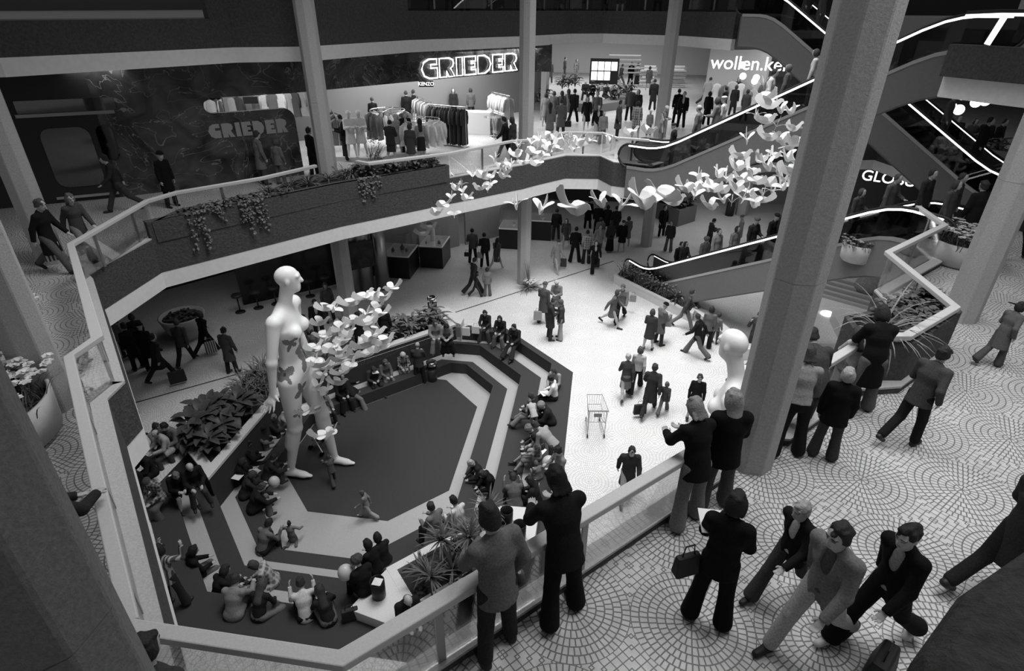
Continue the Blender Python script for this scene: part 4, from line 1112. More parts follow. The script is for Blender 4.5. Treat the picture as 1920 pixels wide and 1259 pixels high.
# the bed on the near right side of the pit
FB_ = [(-3.85, 7.98), (-3.0, 7.05), (-.92, 9.10), (-1.72, 10.10)]
bed('planting bed with dracaenas at the near right side of the pit', FB_, -.44, .27, .17, .15, front=M_TERR)
def block(label, poly, z0, z1):
    c = Vector((poly[0][0], poly[0][1], z0)); o = bevel(MB().prism([(p[0] - c.x, p[1] - c.y) for p in poly], 0, z1 - z0).build('stone_seat', M_TERR, loc=c), .015)
    return tag(o, label, 'seat', 'pale stone seats at the ends of the beds')
block('pale stone block with an open black bin full of paper on it', [(-4.28, 6.92), (-3.35, 6.72), (-2.98, 7.03), (-3.85, 7.96)], 0, .27)
block('pale stone block with two black bins at the right end of the dracaena bed', [(-.92, 9.12), (-.80, 9.15), (-.80, 10.18), (-1.70, 10.14)], 0, .27)
block('pale stone block at the right end of the long bed behind the pit', [(-4.95, 19.07), (-4.72, 18.95), (-4.72, 19.5), (-5.6, 20.3), (-6.15, 20.35)], -.44, .30)
G2 = 'plants in the dracaena bed'
pe = [tuft(48, .46, .021, 50 + i, trunk=t, spread=(-.1, 1.4), droop=.7, mat=1, name='leaves') for i, t in enumerate((.4, .65, .85))]
fill('e', pe, rows((-3.35, 7.75), (-1.75, 9.55), (-2.75, 7.2), (-1.2, 8.85), 5, 2, .14), 'dracaena with bare stem and spiky head behind the tweed blazer', 'plant', G2, 'dracaena', s=(1.05, 1.4))
pf = [broad(22, .24, .045, 60 + i, .2, 1) for i in range(2)]
fill('f', pf, rows((-2.6, 8.5), (-1.6, 9.6), (-1.75, 8.2), (-1.1, 8.95), 4, 4, .14), 'low leafy plant between the dracaenas', 'plant', G2, 'leafy_plant', s=(.8, 1.2))
fill('d2', [ground_cover(50, 65)], rows((-3.2, 7.4), (-1.6, 9.0), (-2.8, 7.2), (-1.2, 8.8), 5, 1, .14), 'small ground cover along the outer rim of the dracaena bed', 'plant', G2, 'ground_cover_plant')
# low flower bed before the escalator
FBD = [(1.02, 24.35), (3.98, 21.10), (5.45, 17.9), (9.4, 18.6), (9.4, 19.3), (6.0, 18.75), (4.35, 22.0), (1.30, 25.2)]
FBD = [(1.02, 24.35), (4.02, 21.0), (4.35, 22.0), (1.30, 25.2)]
bed('low flower bed with pale rim at the foot of the escalator on the plaza', FBD, 0, .42, .12, .34, mat=M_TERR, front=M_TERR)
G3 = 'plants in the flower bed by the escalator'
pg = [flowers(9, 70 + i, .36, .55, 60, .35, .04) for i in range(2)] + [broad(30, .34, .035, 75, .42, 1)]
fill('g', pg, rows((1.25, 24.35), (3.9, 21.45), (1.4, 24.9), (4.15, 22.0), 9, 2, .34), 'bushy plant with small blooms in the flower bed at the escalator foot', 'plant', G3, 'flowering_plant', s=(.85, 1.2))
# retaining wall of the basin beyond the flower bed
bw = MB(); strip(bw, [(4.1, 21.3), (5.4, 18.4), (9.6, 19.0), (9.9, 22.0)], 0, .45, 0, .45); struct(bw.build('wall_basin', M_TERR))
for i in range(5):
    a = MB(); o = .34 * i; strip(a, [(8.0 + o * .2, 26.6 + o), (9.6 + o * .4, 24.4 + o * .9), (13.6 + o, 21.8 + o * .3)], 0, .2, 0, .10 + .1 * i); struct(a.build('trim_%d' % (10 + i), grey(.35, .6)))
st = MB(); st.ball((0, 0, .2), (.9, .6, .5), 14, 8); tag(st.build('boulder', rough_mat('stone', .22, 9, .08), smooth=True, loc=(12.0, 24.6, .3)), 'rough grey boulder behind the curved steps under the escalators', 'rock')
tag(MB().lathe([(.001, 0), (.22, 0), (.22, .03), (.001, .035)], n=20).build('floor_light', emit(1, 5), loc=at(1551, 588, .02)), 'round floor lamp glowing in the basin beside the big front column', 'lamp')

# terrace planters
zi = 5.9; G4 = 'plants in the ivy planter'
gt = [tuft(34, .60, .022, 80 + i, spread=(.3, 1.4), droop=1.9, mat=2) for i in range(2)]
fill('h', gt, [(-8.95, 17.0, zi), (-8.5, 17.55, zi), (-8.2, 18.2, zi), (-9.3, 16.5, zi), (-9.6, 15.8, zi), (-7.95, 18.3, zi)], 'arching grass-like plant around the column in the ivy planter', 'plant', G4, 'grass_plant', s=(.9, 1.25))
gc = [ground_cover(70, 85 + i, .42, .12, m_) for i, m_ in enumerate((0, 1, 2))]
fill('i', gc, rows((-10.85, 13.1), (-9.0, 15.6), (-10.9, 13.7), (-9.6, 16.1), 7, 1, zi), 'low creeping plant at the left end of the ivy planter', 'plant', G4, 'creeping_plant')
fill('j', [broad(46, .17, .055, 88 + i, .34, 1 + i) for i in range(2)], rows((-7.55, 17.6), (-5.4, 19.75), (-7.9, 18.4), (-5.9, 20.15), 8, 2, zi), 'bushy leafy plant at the right end of the ivy planter', 'plant', G4, 'leafy_plant', s=(1.0, 1.3))
def ivy(a, b, n, drop, seed, label, z=6.0, out=.0):
    q = random.Random(seed); root = empty('ivy', (a[0], a[1], z), 0, label, 'ivy'); d = Vector((b[0] - a[0], b[1] - a[1], 0)); nn = Vector((d.y, -d.x, 0)).normalized()
    for i in range(n):
        t = q.random(); L = drop * q.uniform(.25, 1); mb = MB(); o = d * t + nn * (.03 + out); p = [o - nn * .2 + Vector((0, 0, .02)), o + Vector((0, 0, .03))]
        k = max(3, int(L / .12)); x = 0
        for j in range(1, k + 1): x += q.uniform(-.035, .035); p.append(o + d.normalized() * x + nn * .02 + Vector((0, 0, -L * j / k)))
        mb.tube(p, .005, 4)
        for pt in p[1:]:
            for _ in range(3): leaf(mb, pt + Vector((q.uniform(-.05, .05), q.uniform(-.05, .05), q.uniform(-.05, .05))), math.atan2(nn.y, nn.x) + q.uniform(-1.2, 1.2), .075, .034, q.uniform(-.9, .2), .5)
        mb.build('strand', LEAF[2], root)
ivy((-10.55, 13.35), (-10.3, 13.7), 4, 1.05, 1, 'long strand of ivy hanging at the left end of the ivy planter')
ivy((-9.75, 14.4), (-9.3, 15.05), 12, .85, 2, 'thick curtain of ivy hanging from the middle of the ivy planter')
ivy((-10.15, 13.9), (-10.0, 14.1), 3, .35, 5, 'short tuft of ivy between the two longer ones on the planter')
ivy((-7.45, 17.45), (-6.85, 18.05), 16, .65, 3, 'bushy ivy spilling over the planter front right of the column')
ivy(pick(508), pick(545), 7, .75, 4, 'ivy hanging down the upper parapet left of the column', 10.75, .06)
ivy(pick(596), pick(622), 5, .55, 6, 'ivy hanging down the upper parapet right of the column', 10.85, .06)
bt = tuft(40, 1.05, .018, 90, spread=(.35, 1.45), droop=2.0, mat=3)
tag(bt, 'tall plant with very long arching blades at the corner of the dark terrace planter', 'plant'); bt.name = 'blade_plant'; bt.location = (4.72, 9.05, 6.16)
fill('k', [ground_cover(80, 92, .42, .11, 0), ground_cover(80, 93, .42, .12, 1)], [(5.35, 9.45, 6.17), (5.75, 9.95, 6.17), (5.95, 10.5, 6.17), (5.5, 10.0, 6.17), (5.05, 9.2, 6.17), (5.15, 9.6, 6.17)], 'low dark leafy plant in the dark terrace planter', 'plant', 'low plants in the dark terrace planter', 'leafy_plant', s=(.8, 1.0))

# round pots with daffodils
def pot(label, c, R, h, label2, n, seed, fh=.5, fl=.65):
    root = empty('plant_pot', c, 0, label, 'pot', 'round white pots')
    MB().lathe([(R * .86, .0), (R * .9, .03), (R * .97, .06), (R, h), (R - .05, h), (R - .06, h - .12)], n=48, cap=False).build('bowl', grey(.45, .6, 0, .05, 20), root, smooth=True)
    MB().lathe([(R - .05, h - .13), (.001, h - .11)], n=32, cap=False).build('soil', M_SOIL, root)
    k = 9
    for i in range(k):
        a = 2 * PI * i / (k - 1); r = R * .66 if i < k - 1 else 0
        p = flowers(n, seed + i, R * .46, fh, 60, fl, .08) if i < 3 else copy_tree(DAF[i % 3])
        if i < 3: DAF[i] = p
        p.name = 'daffodil_clump'; p.location = (c[0] + r * math.cos(a), c[1] + r * math.sin(a), c[2] + h - .13); p.rotation_euler = (0, 0, a * 3)
        tag(p, label2, 'flowers', label2)
DAF = {}
pot('big round white pot of daffodils on the left walkway, the nearer of two', (-8.1, 5.15, L1), .95, .62, 'pale daffodils in the nearer pot on the left walkway', 34, 100)
pot('big round pot of daffodils behind the column on the left walkway', (-9.9, 6.75, L1), .95, .62, 'pale daffodils in the farther pot on the left walkway', 34, 120)
pot('round white pot of flowers behind the right edge column at the escalator landing', (8.75, 14.6, L1), .72, .55, 'pale flowers in the pot at the escalator landing', 12, 140, .38, .45)
pot('small round pot seen through the glass railing at the escalator landing', (7.4, 16.75, L1 - .9), .45, .5, 'small plants in the pot behind the glass railing', 4, 160, .25, .2)
# flower arrangement at the foot of the middle column
fa = flowers(26, 180, .26, .42, 0, .75, .05); fa.name = 'flower_arrangement'; fp = at(991, 543, 0); fa.location = fp
q_ = random.Random(5); mb_ = MB()
for i in range(46): blade(mb_, (0, 0, .1), q_.uniform(0, 2 * PI), q_.uniform(.45, .8), .035, q_.uniform(.05, .6), .5)
for i in range(5): blade(mb_, (0, 0, .2), q_.uniform(0, 2 * PI), q_.uniform(.9, 1.2), .04, q_.uniform(1.2, 1.55), .2)
mb_.build('palm_leaves', LEAF[2], fa); tag(fa, 'big flower arrangement with palm leaves at the foot of the middle column', 'flowers')
# ------------------------------------------------------------------ shops and fittings
def vpoly(poly, p0, ang, th, back=0.0):
    """flat piece standing on the vertical plane through p0; poly in (along, height), thickness towards its left"""
    u = Vector((math.cos(ang), math.sin(ang), 0)); n = Vector((-u.y, u.x, 0)); mb = MB(); t = MB().prism(poly, back, back + th)
    mb.add([Vector((p0[0], p0[1], 0)) + u * a + n * d + Vector((0, 0, b)) for a, b, d in t.v], [f[::-1] for f in t.f]); return mb
def dist2(a, b): return math.hypot(b[0] - a[0], b[1] - a[1])
def sz(px, py, p0, ang):
    p = on_plane(px, py, p0, ang); return ((p.x - p0[0]) * math.cos(ang) + (p.y - p0[1]) * math.sin(ang), p.z)
A1 = math.atan2(W2[1] - W1[1], W2[0] - W1[0]); A2 = math.atan2(W3[1] - W2[1], W3[0] - W2[0]); A3 = math.atan2(W4[1] - W3[1], W4[0] - W3[0])
LM = dist2(W1, W2); s_l, z_t = sz(378, 185, W1, A1); _, z_b = sz(400, 213, W1, A1)
zm = (z_t + z_b) / 2; rr = (z_t - z_b) / 2
arc = [(s_l + rr - rr * math.sin(t), zm - rr * math.cos(t)) for t in [PI * k / 10 for k in range(11)]]
rc = [(LM - .35 + .35 * math.sin(t), z_b - .35 + .35 * math.cos(t)) for t in [PI / 2 * k / 6 for k in range(7)]][::-1]
pm = [(0, L1), (LM, L1)] + rc + arc + [(LM + .02, z_t), (LM + .02, 9.25), (0, 9.25)]
struct(vpoly(pm, W1, A1, .22).build('wall_marble', M_MARBLE))
struct(vpoly([(-.05, z_t), (dist2(W2, W3), z_t - .05), (dist2(W2, W3), 9.25), (-.05, 9.25)], W2, A2, .22).build('wall_marble_fascia', M_MARBLE))
struct(vpoly([(0, z_t - .05), (dist2(W3, W4), z_t - .1), (dist2(W3, W4), 9.25), (0, 9.25)], W3, A3, .22).build('wall_marble_end', M_MARBLE))
M_MIRROR = grey(.17, .05, 1.0)
A0 = math.atan2(W1[1] - W0[1], W1[0] - W0[0])
def rrect(a, b, c, d, r):
    o = []
    for cx, cy, t0 in ((c - r, d - r, 0), (a + r, d - r, 1), (a + r, b + r, 2), (c - r, b + r, 3)):
        o += [(cx + r * math.cos(PI / 2 * (t0 + k / 4)), cy + r * math.sin(PI / 2 * (t0 + k / 4))) for k in range(5)]
    return o
for i, (x0, y0, x1, y1, xb, yb, r) in enumerate(((70, 243, 164, 236, 120, 352, .28), (176, 236, 208, 233, 200, 300, .2), (24, 190, 212, 182, 120, 210, .02))):
    a = sz(x0, y0, W0, A0); b = sz(x1, y1, W0, A0); zb = sz(xb, yb, W0, A0)[1]
    struct(vpoly(rrect(a[0], zb, b[0], (a[1] + b[1]) / 2, r), W0, A0, .02, -.03).build('window_%d' % (i + 1), M_MIRROR))
a = sz(30, 218, W0, A0); b = sz(215, 208, W0, A0); struct(vpoly([(a[0], a[1] - .05), (b[0], a[1] - .05), (b[0], a[1] + .04), (a[0], a[1] + .04)], W0, A0, .06, -.08).build('trim_20', M_METAL))
a = sz(110, 378, W0, A0); b = sz(225, 365, W0, A0); struct(vpoly([(a[0], L1 + .12), (b[0], L1 + .12), (b[0], L1 + .2), (a[0], L1 + .2)], W0, A0, .06, -.08).build('trim_21', M_CHROME))
# letters
GL = {'G': [(.95, 1.2), (.45, 1.2), (.14, 1.02), (0, .6), (.14, .18), (.45, 0), (.97, 0), (.97, .64), (.56, .64), (.56, .86), (.95, .86)],
      'R': [(0, 0), (0, 1.2), (.62, 1.2), (.86, 1.08), (.92, .85), (.84, .64), (.70, .56), (.97, 0), (.58, 0), (.45, .36), (.45, 0)],
      'I': [(0, 0), (0, 1.2), (.40, 1.2), (.40, 0)],
      'E': [(0, 0), (0, 1.2), (.78, 1.2), (.78, .88), (.46, .88), (.46, .74), (.72, .74), (.72, .48), (.46, .48), (.46, .32), (.80, .32), (.80, 0)],
      'D': [(0, 0), (0, 1.2), (.50, 1.2), (.82, .98), (.94, .6), (.82, .22), (.50, 0)]}
def word(root, txt, p0, ang, s0, s1, z0, z1, mat, tube=0, off=-.08):
    adv = {c: max(p[0] for p in GL[c]) + .14 for c in GL}; W = sum(adv[c] for c in txt) - .14; kx = (s1 - s0) / W; kz = (z1 - z0) / 1.2; x = 0; o = root.location
    u = Vector((math.cos(ang), math.sin(ang), 0)); n = Vector((-u.y, u.x, 0))
    for c in txt:
        P = [(s0 + (x + a) * kx, z0 + b * kz) for a, b in GL[c]]
        if tube: mb = MB().tube([Vector((p0[0], p0[1], 0)) + u * a + n * off + Vector((0, 0, b)) - o for a, b in P], tube, 6, closed=True)
        else:
            mb = vpoly(P, p0, ang, .03, off); mb.v = [tuple(Vector(v) - o) for v in mb.v]
        mb.build('letter', mat, root); x += adv[c]
a = sz(789, 142, W2, A2); b = sz(967, 134, W2, A2); c_ = sz(967, 104, W2, A2)
sg = empty('shop_sign', (W2[0], W2[1], 8.4), 0, 'large outlined neon letters glowing on the dark marble fascia', 'sign')
word(sg, 'GRIEDER', W2, A2, a[0], b[0], (a[1] + b[1]) / 2 - .03, (a[1] + b[1]) / 2 + (c_[1] - b[1]), M_NEON, .032)
a = sz(393, 257, W1, A1); b = sz(540, 243, W1, A1)
sg = empty('shop_sign', (W1[0], W1[1], 6.8), 0, 'steel lettering set into the dark marble wall under the slot window', 'sign')
word(sg, 'GRIEDER', W1, A1, a[0], b[0], a[1] - .06, a[1] + .38, grey(.40, .4, .3), 0, -.03)
def text(name, body, p, ang, size, mat, label, cat='sign', ext=.02, parent=None):
    c = bpy.data.curves.new(name, 'FONT'); c.body = body; c.size = size; c.extrude = ext; c.align_x = 'CENTER'
    o = bpy.data.objects.new('tmp', c); coll.objects.link(o); dg = bpy.context.evaluated_depsgraph_get()
    me = bpy.data.meshes.new_from_object(o.evaluated_get(dg)); bpy.data.objects.remove(o); me.materials.clear(); me.materials.append(mat)
    t = bpy.data.objects.new(name, me); coll.objects.link(t); t.location = p; t.rotation_euler = (PI / 2, 0, ang)
    if parent: t.parent = parent
    elif label: tag(t, label, cat)
    return t
text('shop_sign', 'wollen.keller', (7.75, 34.8, 7.95), math.radians(-14), .92, M_NEON, 'white glowing lower case lettering over the knitwear window at the far right')
text('shop_sign', 'N GLOBUS', (13.2, 29.7, 3.65), math.radians(-28), .68, M_NEON, 'white glowing capitals on the ground floor behind the plaza escalator')
def at_depth(px, py, dpt):
    v = ray(px, py); return Vector((0, 0, CAMZ)) + v * (dpt / FPX)
kp = at_depth(799, 157, 25.2); kr = empty('hanging_sign', kp, math.radians(10), 'small black hanging sign with white capitals inside the clothes shop', 'sign')
MB().box((0, 0, 0), (.62, .05, .26)).build('board', M_BLACK, kr); t_ = text('letters', 'KENZO', (0, -.04, -.07), 0, .2, emit(1, 1), None, parent=kr)
ks = at_depth(470, 188, 23.5); kr = empty('display_card', ks, math.radians(25), 'black card with white script in the slot window of the marble wall', 'sign')
MB().box((0, 0, 0), (.55, .03, .26)).build('board', M_BLACK, kr)
# clothes racks
SLOTG = [(392 + 13 * i, 203 - i * 1.4) for i in range(14) if i not in (5, 6)]
def garment(w, h, seed, sleeve=True):
    q = random.Random(seed); mb = MB(); n = 9; vs = []
    for i, (z, ww, d) in enumerate(((0, .05, .02), (-.03, .10, .03), (-.06, w * .42, .04), (-.14, w * .5, .055), (-.45, w * .48, .05), (-h, w * .56 + q.uniform(0, .05), .06))):
        for j in range(n * 2):
            t = 2 * PI * j / (n * 2); fold = 1 + (.16 * math.cos(5 * t + seed) if i > 3 else 0)
            vs.append((ww * math.cos(t), d * fold * math.sin(t), z))
    fs = [(i * 18 + j, i * 18 + (j + 1) % 18, (i + 1) * 18 + (j + 1) % 18, (i + 1) * 18 + j) for i in range(5) for j in range(18)] + [tuple(range(18)), tuple(range(107, 89, -1))]
    mb.add(vs, [f[::-1] for f in fs])
    if sleeve:
        for s in (1, -1): mb.tube([(s * w * .44, 0, -.09), (s * w * .56, .01, -.35), (s * w * .55, .02, -.62)], [.05, .055, .045], 7)
    mb.tube([(0, 0, 0), (0, 0, .05), (.02, 0, .075), (.0, 0, .095)], .005, 5)
    me = mb.build('garment', None, smooth=True); return me
GM = {}
def garm(w, h, seed, tone):
    k = (w, h, seed % 3)
    if k not in GM:
        o = garment(w, h, seed % 3); me = o.data; bpy.data.objects.remove(o); me.materials.clear(); me.materials.append(None); GM[k] = me
    o = bpy.data.objects.new('garment', GM[k]); coll.objects.link(o); o.material_slots[0].link = 'OBJECT'; o.material_slots[0].material = cloth(tone); return o
def rack(label, glabel, pa, pb, h, gh, tones, n, w=.44):
    a, b = at(*pa, L1), at(*pb, L1); d = b - a; L = d.length; d.normalize(); ang = math.atan2(d.y, d.x)
    root = empty('clothes_rack', a, ang, label, 'clothes rack', 'clothes racks in the shop')
    MB().tube([(0, 0, h), (L, 0, h)], .018, 8).build('rail', M_CHROME, root)
    for x in (.04, L - .04):
        MB().tube([(x, 0, 0), (x, 0, h)], .016, 8).tube([(x, -.25, .02), (x, .25, .02)], .016, 8).build('stand', M_CHROME, root)
    for i in range(n):
        g = garm(w, gh, i, tones[i % len(tones)] * rnd.uniform(.85, 1.15)); p = a + d * (L * (i + .7) / (n + .4)); g.location = (p.x, p.y, L1 + h - .085); g.rotation_euler = (0, 0, ang + PI / 2 + rnd.uniform(-.25, .25)); tag(g, glabel, 'garment', glabel)
def round_rack(label, glabel, p, R, h, gh, tones, n):
    c = at(*p, L1); root = empty('clothes_rack', c, 0, label, 'clothes rack', 'clothes racks in the shop')
    MB().tube([(R * math.cos(t), R * math.sin(t), h) for t in [2 * PI * k / 28 for k in range(28)]], .016, 6, closed=True).build('rail', M_CHROME, root)
    MB().tube([(0, 0, 0), (0, 0, h)], .02, 8).tube([(-R, 0, h), (R, 0, h)], .012, 6).tube([(0, -R, h), (0, R, h)], .012, 6).lathe([(.3, 0), (.3, .03), (.05, .05)], n=20).build('stand', M_CHROME, root)
    for i in range(n):
        t = 2 * PI * i / n; g = garm(.40, gh, i, tones[i % len(tones)] * rnd.uniform(.85, 1.1)); g.location = (c.x + R * math.cos(t), c.y + R * math.sin(t), L1 + h - .085); g.rotation_euler = (0, 0, t); tag(g, glabel, 'garment', glabel)
rack('rack of long dark patterned dresses at the front of the shop', 'long dark dress on the front rack', (806, 268), (876, 276), 1.62, 1.45, (.03, .05, .10, .02, .04, .06), 14)
rack('rack of grey and striped clothes behind the long dark dresses', 'grey garment on the rack behind the dark dresses', (784, 240), (812, 256), 1.5, 1.05, (.3, .14, .5, .10, .2), 12)
rack('rack of pale and dark jackets at the back left of the shop', 'jacket on the rack at the back left of the shop', (688, 222), (742, 228), 1.9, 1.15, (.12, .05, .30, .45, .42, .10, .5, .2), 16)
rack('short rack of dark clothes next to the planter column', 'garment on the short rack next to the planter column', (630, 270), (640, 292), 1.45, 1.0, (.10, .04, .3, .15), 8)
rack('rack of white blouses at the right end of the shop', 'white blouse on the rack at the right end of the shop', (922, 240), (956, 252), 1.7, .95, (.7, .62, .75, .35), 12)
rack('rack of striped skirts under the white blouses', 'striped skirt on the low rack at the right end of the shop', (914, 246), (944, 257), 1.0, .8, (.3, .15, .22, .4), 10)
rack('rack of dark coats left of the planter column in the shop', 'dark coat on the rack left of the planter column', (566, 262), (596, 250), 1.6, 1.2, (.02, .03, .05), 9)
rack('rack of pale clothes seen through the slot window', 'pale garment behind the slot window', (505, 262), (560, 255), 1.75, 1.2, (.4, .3, .2, .45), 12)
rack('rack of dark coats along the back wall of the shop, its left part', 'dark coat on the left back wall rack', (606, 214), (652, 205), 1.8, 1.2, (.02, .05, .12, .03), 12)
rack('rack of mixed clothes along the back wall behind the shop attendant', 'garment on the back wall rack behind the attendant', (815, 196), (872, 186), 1.8, 1.15, (.05, .25, .10, .4, .03, .16), 16)
rack('rack of mixed clothes along the back wall in the middle of the shop', 'garment on the back wall rack in the middle of the shop', (748, 204), (806, 196), 1.8, 1.1, (.35, .12, .5, .05, .2, .3), 16)
round_rack('round rack of grey and white clothes in the shop', 'garment on the round rack with grey and white clothes', (733, 278), .72, 1.55, 1.0, (.16, .18, .6, .66, .2, .12), 18)
round_rack('round rack of white blouses in front of the shop', 'white garment on the front round rack', (795, 292), .72, 1.4, .85, (.68, .6, .72, .5), 18)
for i, (px, py) in enumerate(SLOTG):
    g = garm(.44, 1.0, i, (.45, .12, .55, .3, .06, .22)[i % 6]); g.location = at_depth(px, py - 16, 23.8); g.rotation_euler = (0, 0, rnd.uniform(-.3, .9)); tag(g, 'garment hanging behind the slot window of the marble wall', 'garment', 'garments behind the slot window')
c = at(893, 250, L1); bevel(tag(MB().box((0, 0, .5), (1.5, .7, 1.0)).build('counter', grey(.7, .5), loc=c), 'white shop counter beside the rack of dark dresses', 'counter'), .01)
c = at(926, 258, L1); tb = empty('table', c, 0, 'small glass topped table on a thin foot in the shop', 'table'); MB().tube([(0, 0, 0), (0, 0, .9)], .02).lathe([(.22, 0), (.2, .03), (.03, .06)], n=16).build('foot', M_CHROME, tb); MB().lathe([(.45, .9), (.45, .92)], n=28).build('table_top', M_GLASSC, tb)
c = at(684, 302, L1); struct(MB().prism([(c.x - 1.9, c.y - .2), (c.x + .4, c.y - .2), (c.x + 2.0, c.y + 1.5), (c.x + 1.5, c.y + 2.2), (c.x - 1.4, c.y + 1.1)], L1, L1 + .16).build('trim_22', grey(.5)))
for i, (px, py, lb) in enumerate(((662, 296, 'white dressed shop mannequin in a long coat on the platform, the left one'), (681, 294, 'white dressed shop mannequin in a short coat on the platform, the right one'))):
    o = person(lb, at(px, py, L1 + .16), turn(at(px, py, L1), 165 + 20 * i), ('hold', 'coat', None, 'beret', 'f'), (.62, .6, .7, .6), 1.75, 2, i, 'dressed shop mannequins', grey(.65, .4)); o.name = 'shop_mannequin'; o['category'] = 'mannequin'
pp_ = at(703, 300, L1 + .16); plant('sh', flowers(30, 200, .3, .75, 60, .45, .045), pp_, 1.0, 'tall potted flowers beside the white shop mannequins', 'plant', None, 'potted_plant')
for i, z in enumerate((6.6, 7.1, 7.6)):
    a, b = at(646, 215, L1), at(682, 205, L1); mb = MB(); strip(mb, [(a.x, a.y), (b.x, b.y)], 0, .35, z, z + .03); tag(mb.build('shelf', grey(.3)), 'shelf on the back wall of the shop, %s one' % ('lowest', 'middle', 'highest')[i], 'shelf', 'back wall shelves')
wallseg('wall_shop_back', (-3.5, 37.5), (-15.5, 23.5), L1, 9.25, grey(.16))
wallseg('wall_shop_side', (-3.1, 33.0), (-3.5, 37.5), L1, 9.25, grey(.25))
# far end of the gallery: planter wall, light boxes, shelves
lw_ = [at(x, y, L1) for x, y in ((992, 206), (1060, 208), (1120, 212), (1172, 204), (1196, 190))]
mb = MB(); strip(mb, [(p.x, p.y) for p in lw_], 0, 1.3, L1, L1 + .45); struct(mb.build('wall_planter', grey(.14)))
FAR = broad(30, .5, .09, 210, .7, 1)
for px, py in ((1004, 186), (1020, 182), (1054, 160), (1066, 158), (1078, 156), (1120, 172), (1160, 178), (1175, 176)):
    plant('far', FAR, at(px, py + 8, L1 + .45), rnd.uniform(.8, 1.2), 'leafy plant on the far gallery planter', 'plant', 'plants on the far gallery planter', 'leafy_plant')
lb = at_depth(1133, 130, 43); lr = empty('light_panel', lb, math.radians(-2), 'black stand with a grid of glowing picture boxes at the far end', 'display')
MB().box((0, .1, -.15), (2.1, .12, 1.75)).build('board', M_BLACK, lr); MB().box((-.8, .1, -1.4), (.1, .1, 1.0)).build('leg', M_BLACK, lr); MB().box((.8, .1, -1.4), (.1, .1, 1.0)).build('leg', M_BLACK, lr)
for i in range(4):
    for j in range(2):
        if (i, j) != (3, 0): MB().box((-.72 + i * .48, .02, -.45 + j * .66), (.42, .04, .58)).build('picture', emit(1, 1.6), lr)
for i in range(5):
    p = at_depth(1172, 104 + i * 8, 45); tag(MB().box((0, 0, 0), (2.4, .4, .07)).build('shelf', grey(.35), loc=p), 'dark shelf board high on the far wall right of the light panel', 'shelf', 'far wall shelves')
for i in range(4):
    p = at_depth(1218 + (i % 2) * 55, 118, 44 + (i // 2) * 2.5); p.z = L1 + .62; r_ = empty('goods_shelf', p, 0, 'pale goods shelves beside the far gallery column', 'shelf', 'goods shelves')
    for k in range(5): MB().box((0, 0, -.5 + k * .25), (1.3, .4, .04)).build('board', grey(.35), r_); MB().box((rnd.uniform(-.2, .2), -.05, -.4 + k * .25), (.9, .25, .13)).build('goods', grey(rnd.uniform(.2, .7)), r_)
for i, (px, py, d) in enumerate(((1393, 143, 31), (1415, 152, 31), (1392, 122, 31), (1418, 146, 31), (1784, 202, 24), (1798, 206, 24), (1806, 178, 24), (1830, 192, 24), (1848, 189, 24))):
    tag(MB().ball((0, 0, 0), .17 if d > 28 else .2, 16, 10).build('globe_lamp', emit(1, 3), smooth=True, loc=at_depth(px, py, d)), ('glowing globe lamp hanging under the knitwear sign' if d > 28 else 'glowing globe lamp at the cafe beyond the crossing escalator'), 'lamp', 'globe lamps')
for i in range(9):
    px = 1330 + i * 15; p = at_depth(px, 152 + (i % 3) * 4, 34); g = garm(.44, 1.0 if i % 2 else 1.3, i, (.25, .5, .12, .4, .6)[i % 5]); g.location = p; g.rotation_euler = (0, 0, rnd.uniform(-.5, .5)); tag(g, 'garment hanging in the knitwear window', 'garment', 'garments in the knitwear window')
k1, k2 = at_depth(1460, 130, 33), at_depth(1340, 130, 36)
mb = MB(); strip(mb, [(k1.x, k1.y + 2), (k2.x, k2.y + 2)], 0, .2, L1, 9.2); struct(mb.build('wall_knitwear', grey(.45)))
CP = [at(1762, 306, L1), at(1885, 330, L1)]; d_ = (CP[1] - CP[0]).normalized(); n_ = Vector((-d_.y, d_.x, 0)) * .7
planter_box('long planter with dark foliage at the cafe beyond the crossing escalator', [(CP[0].x, CP[0].y), (CP[1].x, CP[1].y), (CP[1].x + n_.x, CP[1].y + n_.y), (CP[0].x + n_.x, CP[0].y + n_.y)], L1, L1 + .8, mat=grey(.2))
fill('cp', [broad(34, .40, .07, 250, .5, 1)], [tuple(CP[0] + d_ * (.6 + 1.1 * k) + n_ * .5 + Vector((0, 0, .7))) for k in range(6)], 'dark leafy plant in the long planter at the cafe', 'plant', 'plants in the cafe planter', 'leafy_plant')
# ------------------------------------------------------------------ ground floor
def display_case(label, x0, y0, x1, y1, h=1.05, gh=.95, ang=0):
    cx, cy = (x0 + x1) / 2, (y0 + y1) / 2; w, d = x1 - x0, y1 - y0; root = empty('display_case', (cx, cy, 0), 0, label, 'display case', 'white topped display cases')
    MB().box((0, 0, h / 2 - .02), (w, d, h - .04)).build('base', grey(.02, .35), root); MB().box((0, 0, h), (w + .02, d + .02, .05)).build('top', grey(.8, .4), root)
    MB().box((0, 0, h + .03 + gh / 2), (w - .06, d - .06, gh)).build('glass_case', M_GLASSC, root)
    return (cx, cy, h + .027)
vc = [display_case('display case nearest the ground floor column with a white lit top', -9.25, 23.35, -8.08, 24.9), display_case('display case with the tall bottle next to the speckled panel', -8.0, 24.75, -6.9, 26.25),
      display_case('display case just left of the middle column', -4.75, 27.8, -3.65, 29.2), display_case('display case just right of the middle column', -3.45, 29.3, -2.25, 30.6)]
tag(MB().lathe([(.10, 0), (.11, .05), (.11, .55), (.08, .62), (.05, .66), (.05, .74)], n=12).build('bottle', grey(.75, .3), smooth=True, loc=(vc[1][0] - .1, vc[1][1] + .1, vc[1][2])), 'tall white bottle in the second display case', 'bottle')
